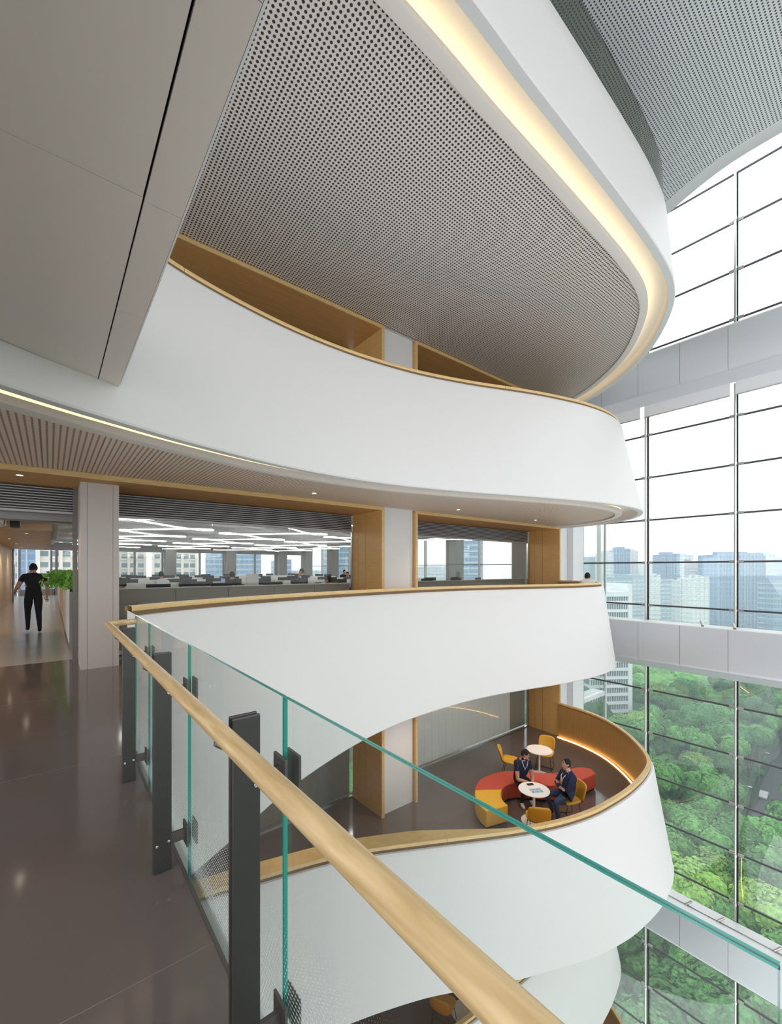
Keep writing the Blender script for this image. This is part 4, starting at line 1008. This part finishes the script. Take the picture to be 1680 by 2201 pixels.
    for sx in (-1, 1):
        MB().lathe([(0, -.007), (.008, -.004), (.010, 0), (.008, .004), (0, .007)], n=10).build('eye', 'hair_black', o).matrix_local = M @ Matrix.Translation((sx*.031, .089, .012)) @ Matrix.Scale(.6, 4, (0, 1, 0))
        MB().box(-.016, .016, -.002, .004, -.002, .003).build('eyebrow', 'hair_black', o).matrix_local = M @ Matrix.Translation((sx*.031, .095, .032))
    MB().box(-.022, .022, -.003, .003, -.003, .003).build('mouth', 'red_fabric', o, bevel=.002).matrix_local = M @ Matrix.Translation((0, .0895, -.062))
    if glasses:
        g = MB()
        for sx in (-1, 1): g.tube([tuple(M @ Vector((sx*.032+.022*math.cos(a), .106, .010+.016*math.sin(a)))) for a in [k*PI/6 for k in range(12)]], .0022, 6, closed=True); g.tube([tuple(M @ Vector((sx*.055, .105, .012))), tuple(M @ Vector((sx*.083, .02, .012)))], .002, 6)
        g.build('glasses', 'black_metal', o)
    if lany:
        c, n_ = v['chest'], v['neck']; fw = .135*B
        pts = [n_+Vector((-.075, -.03, .0)), n_+Vector((-.08, .045, -.04)), c+Vector((-.05, fw, .02)), c.lerp(v['spine'], .5)+Vector((0, fw+.005, 0)), c+Vector((.05, fw, .02)), n_+Vector((.08, .045, -.04)), n_+Vector((.075, -.03, .0))]
        MB().tube(pts, .0075, 6).build('lanyard', 'lanyard_white', o)
    return o
def sit(lean=0., seat=.46, **k):
    J = dict(pelvis=(0, 0, seat+.09), spine=(0, .02+lean*.3, seat+.30), chest=(0, .02+lean*.75, seat+.50), neck=(0, .05+lean*1.0, seat+.66), head=(0, .09+lean*1.1, seat+.80),
             shL=(-.185, .02+lean*.9, seat+.58), shR=(.185, .02+lean*.9, seat+.58), elL=(-.25, .14+lean, seat+.32), elR=(.25, .14+lean, seat+.32), wrL=(-.12, .36+lean, seat+.27), wrR=(.12, .36+lean, seat+.27),
             hpL=(-.095, .05, seat+.07), hpR=(.095, .05, seat+.07), knL=(-.14, .47, seat+.06), knR=(.14, .47, seat+.06), anL=(-.13, .46, .10), anR=(.13, .46, .10), toL=(-.14, .62, .035), toR=(.14, .62, .035))
    J.update(k); return J
human('seated man in a dark navy T-shirt and white lanyard leaning on his clasped hands', (9.33, 6.40, ZL), face(-.42, -.91),
      sit(.16, .44, elL=(-.20, .27, .64), elR=(.21, .27, .64), wrL=(-.045, .50, .66), wrR=(.045, .50, .66), hdL=(.5, .8, -.1), hdR=(-.5, .8, -.12), anL=(-.13, .30, .10), anR=(.16, .36, .10), toL=(-.14, .46, .035), toR=(.17, .52, .035)),
      'navy_shirt', 'dark_trousers', 'shoe_white', headyaw=.75, headpitch=-.12, lany=True, glasses=True)
human('seated man in a navy sweater, jeans and white lanyard, arms crossed, looking up', (9.49, 5.19, ZL), face(-.87, .48),
      sit(-.04, .47, elL=(-.24, .16, .74), elR=(.24, .16, .74), wrL=(.07, .22, .80), wrR=(-.07, .25, .77), hdL=(.9, -.1, .3), hdR=(-.9, -.1, .2), knL=(-.20, .44, .52), knR=(.20, .46, .53), anL=(-.20, .36, .10), anR=(.15, .30, .12), toL=(-.24, .50, .035), toR=(.17, .44, .04)),
      'navy_sweater', 'jeans', 'shoe_black', sleeve='long', headyaw=-.1, headpitch=.48, bulk=1.14, lany=True, glasses=True)
def stand(lean=0, **k):
    J = dict(pelvis=(0, 0, .95), spine=(0, .0+lean*.4, 1.12), chest=(0, 0+lean*.8, 1.30), neck=(0, -.005+lean, 1.47), head=(0, .03+lean*1.15, 1.60), shL=(-.19, lean*.9, 1.40), shR=(.19, lean*.9, 1.40),
             elL=(-.26, -.03, 1.12), elR=(.26, -.03, 1.12), wrL=(-.25, .12, .90), wrR=(.25, .12, .90), hpL=(-.09, 0, .90), hpR=(.09, 0, .90), knL=(-.10, .03, .50), knR=(.10, .03, .50), anL=(-.10, 0, .09), anR=(.10, 0, .09), toL=(-.11, .16, .035), toR=(.11, .16, .035))
    J.update(k); return J
human('man in a black T-shirt and black trousers walking away into the office', (-.33, 13.95, .002), .1,
      stand(0, elL=(-.30, -.02, 1.15), wrL=(-.33, .17, 1.05), elR=(.27, -.08, 1.13), wrR=(.27, .02, .90), knL=(-.10, .14, .52), anL=(-.10, .10, .14), toL=(-.10, .25, .06), knR=(.10, .0, .50), anR=(.11, -.14, .10), toR=(.12, .0, .035)),
      'black_cloth', 'black_cloth', 'shoe_black')
human('man in a pale shirt leaning on the balcony cap in front of the glass wall', (12.78, 6.32, 0), face(.72, .50),
      stand(.16, pelvis=(0, -.05, .88), spine=(0, .05, 1.00), chest=(0, .14, 1.12), neck=(0, .22, 1.23), head=(0, .27, 1.35), shL=(-.18, .18, 1.19), shR=(.18, .18, 1.19), elL=(-.2, .16, .95), elR=(.2, .16, .95), wrL=(-.1, .30, .85), wrR=(.1, .30, .85)),
      'white_cloth', 'dark_trousers', 'shoe_black', headyaw=-.3)
for lb, x, y, rz, top, J, gp in (
    ('seated office worker with black hair just behind the low cabinet, beside the taupe column', 1.2, 10.25, .3, 'black_cloth', sit(.05), None),
    ('office worker in a white shirt seated left in the long window', 3.0, 16.2, .2, 'white_cloth', sit(.05, .56), None),
    ('man in a dark shirt seen from behind at the middle of the long window', 4.55, 13.75, -.1, 'black_cloth', sit(.0, .56), None),
    ('standing man in a dark T-shirt with his hand to his face in the long window', 8.15, 15.9, 1.2, 'navy_shirt', sit(.0, .66, elL=(-.18, .2, 1.0), wrL=(-.05, .2, 1.28)), None),
    ('office worker in a dark top bent over a desk right in the long window', 12.9, 20.3, 2.6, 'black_cloth', sit(.12, .60), None),
    ('office worker with only the head showing, beside the wooden jamb', 11.8, 18.2, 2.4, 'grey_cloth', sit(.1, .50), None),
    ('office worker in a white top low in the long window near the wooden jamb', 6.3, 10.5, .8, 'white_cloth', sit(.05, .44), None)):
    human(lb, (x, y, .012), rz, J, top, 'dark_trousers', 'shoe_black')

# ---------------------------------------------------------------- the city and the park outside
GZ = -60.
AX = math.atan2(-.6255, .7802)
MB().box(20, 1400, -700, 1400, GZ-1, GZ).build('ground', 'park_ground', kind='structure')
MB().box(-900, 20, 40, 1400, GZ-1, GZ).build('ground_behind', 'pavement_pale', kind='structure')
def tower(x, y, w_, d, zt, m, rot, label, group=None, bands=0, fins=0, trim='facade_white', roof=True, cat='building', name='tower_block'):
    r = empty(name, (x, y, GZ), AX+rot, label=label, cat=cat, group=group); h = zt-GZ
    MB().box(-w_/2, w_/2, 0, d, 0, h).build('wall', m, r)
    if roof: MB().box(-w_*.3, w_*.25, d*.2, d*.7, h, h+h*.035).box(-w_/2, w_/2, -.2, .3, h-.1, h+1.2).build('roof_plant', m, r)
    if bands:
        k = int(h/bands); mb = MB()
        for i in range(max(0, k-26), k): mb.box(-w_/2-.3, w_/2+.3, -.35, d+.3, i*bands, i*bands+bands*.30)
        mb.build('floor_bands', trim, r, kind='stuff')
    if fins:
        n = int(w_/fins); mb = MB()
        for i in range(n+1): mb.box(-w_/2+i*w_/n-.14, -w_/2+i*w_/n+.14, -.6, 0, 6, h)
        mb.build('facade_fins', trim, r, kind='stuff')
    return r
tower(421, 201, 17.5, 18, 10.8, 'tower_blue', .1, 'slim blue tower just beyond the head of the man at the balcony', fins=2.2, trim='tower_deep')
tower(410, 184, 9.6, 14, 15.6, 'tower_pale', .1, 'narrow pale tower with white edge lines left of the first glass-wall tube', bands=3.5)
tower(430, 181, 15.3, 16, 19.6, 'tower_deep', -.2, 'tall blue glass tower with a stepped top left of the first glass-wall tube', fins=3, trim='tower_pale')
tower(514, 203, 10, 16, 20.6, 'tower_pink', 0, 'faint pinkish tower beside the stepped blue one', bands=3.4, trim='tower_pale')
tower(353, 140, 31, 14, -4.9, 'tower_mid', .1, 'wide low blue block with fine floor lines left of the first tube', bands=3.2, trim='tower_pale')
tower(334, 117, 6.2, 9, -4, 'tower_white', .05, 'slim white block with stacked balconies right of the first tube', bands=2.9)
tower(490, 158, 17, 16, 15.7, 'tower_deep', .08, 'dark blue tower with a column of white signs', bands=0, fins=3.4, trim='tower_blue')
tower(514, 152, 15, 16, 14.6, 'tower_white', .08, 'white-faced tower with a dark sign row near its top', bands=0)
tower(388, 125, 17, 12, -8.8, 'tower_mid', .05, 'pale low block in front of the dark blue tower', bands=3.2, trim='tower_pale')
tower(339, 100, 8, 9, -6.7, 'tower_pale', .05, 'plain pale slab standing left of the white balcony flats')
tower(334, 91, 11.3, 9, -4.8, 'tower_white', .05, 'white fluted block of flats with three bay shafts', bands=2.9, fins=2.6)
tower(456, 121.5, 16.6, 14, 6.2, 'tower_pink', .05, 'pinkish tower with a sloped roofline and many floor lines', bands=3.1, trim='tower_pale')
tower(439, 109, 4.7, 14, 5.5, 'tower_white', .05, 'narrow white-pink shaft touching the big blue office block', bands=3.0)
tower(418, 87.5, 37, 20, 12.4, 'tower_blue', .06, 'big wide blue office block behind the second tube', fins=2.6, trim='tower_mid')
tower(437, 73, 8, 16, 12.2, 'tower_pale', .06, 'pale side wing of the big blue office block', bands=3.8)
tower(404, 61, 14, 12, -5.3, 'tower_deep', .06, 'blue block at the far end of the glass wall, right of the big one', bands=3.6, trim='tower_mid')
for i, (X, Y, wd, zt) in enumerate(((860, 330, 50, 10), (900, 240, 60, 6), (800, 150, 50, 14), (760, 420, 60, 4), (980, 180, 80, 9), (700, 90, 60, 12), (640, 40, 70, 3))):
    tower(X, Y, wd, 30, zt, ('tower_pale', 'tower_mid')[i % 2], 0, 'hazy distant block on the skyline beyond the glass wall', 'distant skyline blocks', bands=4, trim='tower_pale')
# the near office block at the left of the glass wall, with real floors and mullions
r = empty('office_block', (159.5, 69.5, GZ), AX+.10, label='near pale office block with white floor bands and thin mullions', cat='building'); h = 52
MB().box(-9, 5.4, 1, 16, 0, h-.5).build('wall', 'facade_glass', r)
for i in range(17): MB().box(-9.2, 5.6, .2, 16.2, i*3.05, i*3.05+1.0).build('floor_band', 'facade_white', r)
mb = MB().box(0, .12, .3, .95, 0, h).mesh('mullion', 'facade_white')
for i in range(16): link('mullion', mb, r, (-9+.9*i, 0, 0))
MB().box(5.4, 7.0, .1, 16.3, 0, h+4).build('corner_shaft', 'facade_white', r)
MB().box(-9.3, 5.4, .1, 16.3, h-.6, h+1.2).build('parapet', 'facade_white', r)
MB().box(-4, 1, 4, 9, h, h+3).build('roof_room', 'facade_white', r)
# pale flats among the trees under the middle beam
for i in range(5):
    x, y = 240+9*i*.78+20, 95-9*i*.6255-6
    r = empty('flats', (x+6, y-4, GZ), AX+.05*i, label=f'white block of flats between the trees, {["under the first tube","right of the first tube","in the middle of the bay","left of the second tube","under the second tube"][i]}', cat='building')
    MB().box(-4.2, 4.2, 0, 9, 0, 19-i*.4).build('wall', 'resid_wall', r)
    mw = MB().box(-.7, .7, -.12, .05, 0, 1.3).mesh('window', 'resid_window'); mbal = MB().box(-1, 1, -1.0, .05, -.9, -.2).mesh('balcony', 'facade_white')
    for f in range(6):
        for q in (-2.7, 0, 2.7):
            link('window', mw, r, (q, 0, 1.5+3*f))
            if q == 0: link('balcony', mbal, r, (q, 0, 1.5+3*f))
# residential towers beyond the office windows
def flats(x, y, w_, zt, rot, label, cols, step=3.0):
    r = empty('apartment_tower', (x, y, GZ), AX+rot, label=label, cat='building'); h = zt-GZ
    MB().box(-w_/2, w_/2, 0, 16, 0, h).build('wall', 'resid_wall', r)
    n = cols; mw = MB().box(-.85, .85, -.14, .05, 0, 1.35).mesh('window', 'resid_window'); ms = MB().box(-1.15, 1.15, -.75, .05, -.55, -.25).mesh('ledge', 'facade_white')
    for f in range(int((h-36)/step)):
        for q in range(n):
            xx = -w_/2+w_*(q+.5)/n; link('window', mw, r, (xx, 0, 38+f*step))
            if q % 2: link('ledge', ms, r, (xx, 0, 38+f*step))
    for q in range(0, n+1, 2): MB().box(-w_/2+w_*q/n-.4, -w_/2+w_*q/n+.4, -.9, 0, 0, h+1).build('pilaster', 'resid_wall', r)
flats(-15, 160, 14, 30, .75, 'cream apartment tower seen over the walking man', 5)
flats(3.5, 148, 12, 28, .6, 'cream apartment tower behind the planter passage', 5)
flats(18, 165, 14, 30, .6, 'white apartment tower at the left end of the long window', 6)
flats(33, 158, 13, 32, .5, 'white apartment tower second from the left in the long window', 6)
tower(-2, 260, 26, 20, 60, 'tower_blue', .6, 'blue tower showing between the two cream apartment towers', fins=3)
tower(110, 330, 40, 20, 14, 'tower_blue', .4, 'blue glass towers group behind the first office column', bands=4, trim='tower_mid')
tower(150, 330, 14, 20, 8, 'tower_deep', .4, 'stepped blue tower right of the first office column', bands=4, trim='tower_mid')
tower(185, 350, 50, 20, -2, 'tower_pale', .4, 'low pale skyline behind the monitors', bands=4, trim='tower_pale')
tower(160, 245, 30, 20, 40, 'tower_deep', .3, 'large blue gridded glass tower in the middle of the long window', bands=4, fins=3, trim='tower_mid')
tower(260, 320, 30, 20, 6, 'tower_pale', .3, 'pale twin towers far behind the standing man', bands=4)
tower(330, 330, 60, 20, 2, 'tower_pale', .2, 'pale skyline block behind the window right of the pier', bands=4)
tower(222, 196, 10, 16, 26, 'tower_blue', .1, 'leaning-sided blue tower seen through the window right of the pier', bands=3.6, trim='tower_mid')
tower(206, 176, 14, 14, 30, 'tower_deep', .1, 'blue tower with cross bracing at the right edge of that window', bands=3.6, trim='tower_mid')
# road, cars, street lamps
d = Vector((.9985, .055, 0)); q = Vector((-d.y, d.x, 0))
def onroad(t, s): return Vector((100, 21.8, GZ))+d*t+q*s
mb = MB(); P = [onroad(7, -3.4), onroad(7, 3.4), onroad(150, 3.4), onroad(150, -3.4)]
mb.prism([(p.x, p.y) for p in P], GZ+.02, GZ+.08).build('road', 'asphalt', kind='structure')
P = [onroad(7, -6), onroad(7, -3.5), onroad(150, -3.5), onroad(150, -6)]
MB().prism([(p.x, p.y) for p in P], GZ+.02, GZ+.2).build('pavement', 'pavement_pale', kind='structure')
def car(t, s, m, label):
    p = onroad(t, s); r = empty('car', (p.x, p.y, GZ+.08), math.atan2(d.y, d.x), label=label, cat='car')
    mb = MB(); pr = [(-2.2, .35), (-2.2, .85), (-1.5, .95), (-1.0, 1.42), (.7, 1.45), (1.2, .98), (2.1, .85), (2.2, .4)]; n = len(pr)
    mb.add([(x, -.85, z) for x, z in pr]+[(x, .85, z) for x, z in pr], [tuple(range(n)), tuple(range(n, 2*n))[::-1]]+[(i, n+i, n+(i+1) % n, (i+1) % n) for i in range(n)]); mb.build('body', m, r, bevel=.08)
    MB().box(-.95, .75, -.87, .87, 1.02, 1.33).build('side_window', 'car_glass', r)
    for x in (-1.35, 1.35):
        for y in (-.8, .8): MB().tube([(x, y-.1, .33), (x, y+.1, .33)], .33, 12).build('wheel', 'black_plastic', r)
car(11, -2.0, 'car_white', 'white car parked nearest on the road below'); car(17, -2.0, 'car_white', 'second white car in the row on the road below')
car(23.5, -2.0, 'car_dark', 'dark car in the row on the road below'); car(30, -2.0, 'car_silver', 'silver car in the row on the road below'); car(50, 1.9, 'car_white', 'white van-like car across the road farther up')
car(38, -2.0, 'car_white', 'white car farthest up in the row on the road')
for t in (12, 32, 60):
    p = onroad(t, 4.2); r = empty('street_lamp', (p.x, p.y, GZ), label=f'tall street lamp beside the road, {({12:"nearest",32:"second",60:"third"})[t]}', cat='street lamp')
    MB().tube([(0, 0, 0), (0, 0, 8.5), (-.0, -1.6, 8.9)], .09, 8).build('pole', 'office_grey', r); MB().box(-.14, .14, -2.3, -1.5, 8.85, 8.98).build('lamp_head', 'facade_white', r)

# trees: a few crown shapes, reused
def crown(seed, m, R=4.2, H=3.4, nb=16):
    random.seed(seed); mb = MB(); bl = []
    for k in range(nb):
        a = random.uniform(0, 2*PI); rr = R*.62*math.sqrt(random.random()); z = H*.55*(1-(rr/R)**2)+random.uniform(-.5, .3)
        bl.append((Vector((rr*math.cos(a), rr*math.sin(a), z)), random.uniform(1.0, 1.9)))
    ico = bmesh.new(); bmesh.ops.create_icosphere(ico, subdivisions=2, radius=1); iv = [v.co.copy() for v in ico.verts]; jf = [tuple(v.index for v in f.verts) for f in ico.faces]; ico.free()
    for c, r_ in bl:
        mb.add([c+v*r_*(1+.28*noise.noise(v*2.3+c))*Vector((1, 1, 1)).x for v in iv], jf)
        for _ in range(230):
            v = Vector((random.gauss(0, 1), random.gauss(0, 1), abs(random.gauss(.15, .8)))).normalized(); p = c+v*r_*random.uniform(.92, 1.16)
            t1 = v.orthogonal().normalized(); t1.rotate(Matrix.Rotation(random.uniform(0, 6.3), 3, v)); t2 = (v.cross(t1)+v*random.uniform(-.7, .7)).normalized(); s = random.uniform(.14, .36)
            mb.add([p-t1*s, p-t2*s*.7, p+t1*s, p+t2*s*.7], [(0, 1, 2, 3)])
    return mb.mesh('crown', m)
CR = [crown(1, 'tree_dark'), crown(2, 'tree_mid'), crown(3, 'tree_light'), crown(4, 'tree_mid', 5, 4.4, 20), crown(5, 'tree_dark', 4.6, 4.8, 20)]
trunk = MB().tube([(0, 0, 0), (.1, 0, 4), (0, .1, 8.5)], [.35, .26, .18], 8).mesh('trunk', 'trunk_brown')
KN = ['dark green', 'mid green', 'yellow-green', 'broad mid green', 'tall dark green']
random.seed(21); placed = []; 
def clear(x, y):
    s = (Vector((x, y, GZ))-Vector((100, 21.8, GZ))); t = s.dot(d); l = s.dot(q)
    if 9 < t < 85 and -6.5 < l < 5.5: return False
    if 150 < x < 172 and 58 < y < 86: return False
    return True
nt_ = 0
cand = []
for iy in range(0, 60):
    for ix in range(-30, 60):
        Y = 40+iy*6.3; X = ix*6.3+(iy % 2)*3.1
        if not (.34*Y < X < 1.12*Y): continue
        x = .7802*X+.6255*Y+random.uniform(-1.8, 1.8); y = -.6255*X+.7802*Y+random.uniform(-1.8, 1.8)
        if x < 42 or not clear(x, y): continue
        cand.append((Y, x, y))
cand.sort()
def bandname(Y): return 'close below the glass wall' if Y < 75 else 'near the road' if Y < 100 else 'in the middle of the park' if Y < 140 else 'far back in the park'
far_t = []
def side(x, y):
    t = (.7802*x-.6255*y)/(.6255*x+.7802*y)
    return 'left of the first tube' if t < .604 else 'between two tubes' if t < .814 else 'right of the second tube'
for Y, x, y in cand:
    if nt_ < 290 and Y < 175:
        k = random.choice((0, 1, 1, 3, 4)) if (noise.noise(Vector((x*.03, y*.03, 0))) < .12) else random.choice((2, 1, 2))
        s = random.uniform(.95, 1.35); hh = random.uniform(-1.5, 2)
        t = empty('park_tree', (x, y, GZ+hh), random.uniform(0, 6.3), label=f'{KN[k]} park tree {bandname(Y)}, {side(x, y)}', cat='tree', group=f'{KN[k]} trees {bandname(Y)}, {side(x, y)}'); t.scale = (s, s, s*random.uniform(.9, 1.15))
        link('crown', CR[k], t, (0, 0, 8.2)); link('trunk', trunk, t); nt_ += 1
    elif Y < 300: far_t.append((x, y))
mb = MB(); ico = bmesh.new(); bmesh.ops.create_icosphere(ico, subdivisions=2, radius=1); iv = [v.co.copy() for v in ico.verts]; jf = [tuple(v.index for v in f.verts) for f in ico.faces]; ico.free()
for x, y in far_t:
    if random.random() < .1: continue
    c0 = Vector((x, y, GZ+8+random.uniform(-2, 2)))
    for k in range(3):
        c = c0+Vector((random.uniform(-2, 2), random.uniform(-2, 2), random.uniform(-1, 1.6))); r_ = random.uniform(2.2, 3.6)
        mb.add([c+v*r_*(1+.4*noise.noise(v*3+c)) for v in iv], jf)
mb.build('forest', 'tree_mid', label='continuous dark woodland at the far side of the park', cat='woods', kind='stuff')
# white signs on the towers that carry them
r = empty('tower_sign', (490-10, 158-8.5, 2), AX+.08, label='column of white characters on the dark blue tower', cat='sign')
for k in range(6): MB().box(-4.2, -3.4, -1.0, -.9, k*1.9-6, k*1.9-5).box(-4.6, -3.0, -1.0, -.9, k*1.9-5.6, k*1.9-5.4).build('character', 'facade_white', r)

# ---------------------------------------------------------------- humid haze over the city: one even volume beyond the building
m = bpy.data.materials.new('haze'); m.use_nodes = True; nt = m.node_tree; nt.nodes.clear()
v = nd(nt, 'ShaderNodeVolumeScatter'); v.inputs[0].default_value = (.78, .88, 1, 1); v.inputs['Density'].default_value = .0010; v.inputs['Anisotropy'].default_value = .0
o_ = nd(nt, 'ShaderNodeOutputMaterial'); L(nt, v.outputs[0], o_.inputs['Volume']); MATS['haze'] = m
MB().prism([(45, -600), (1350, -600), (1350, 1350), (-800, 1350), (-800, 75), (45, 75)], GZ+.3, 90).build('haze', 'haze', label='pale humid haze hanging over the park and the city', cat='haze', kind='stuff')
cy.volume_bounces = 2

r = empty('roof_sign', (514, 152, GZ), AX+.08, label='row of dark characters near the top of the white-faced tower', cat='sign')
for k in range(5): MB().box(-3.2+1.6*k, -2.0+1.6*k, -.5, -.05, 69.2, 70.9).build('character', 'office_grey', r)

# undergrowth and shrubs between the trunks: one rolling leafy surface with a gap for the road
mb = MB(); NX, NY = 95, 85; vs = []; random.seed(5)
for j in range(NY):
    for i in range(NX):
        x, y = 38+i*1.9, -32+j*1.7
        vs.append((x, y, GZ+1.4+2.2*noise.noise(Vector((x*.22, y*.22, 0)))+1.5*noise.noise(Vector((x*.7, y*.7, 3)))))
fs = []
for j in range(NY-1):
    for i in range(NX-1):
        x, y = 38+i*1.9, -32+j*1.7
        q_ = Vector((x+1, y+1, GZ))-Vector((100, 21.8, GZ)); t_, l_ = q_.dot(d), q_.dot(q)
        if t_ > 6 and -7 < l_ < 4.6: continue
        if 148 < x < 170 and 58 < y < 86: continue
        fs.append((j*NX+i, j*NX+i+1, (j+1)*NX+i+1, (j+1)*NX+i))
mb.add(vs, fs).build('undergrowth', 'tree_dark', smooth=False, label='dark green undergrowth between the park trees', cat='undergrowth', kind='stuff')
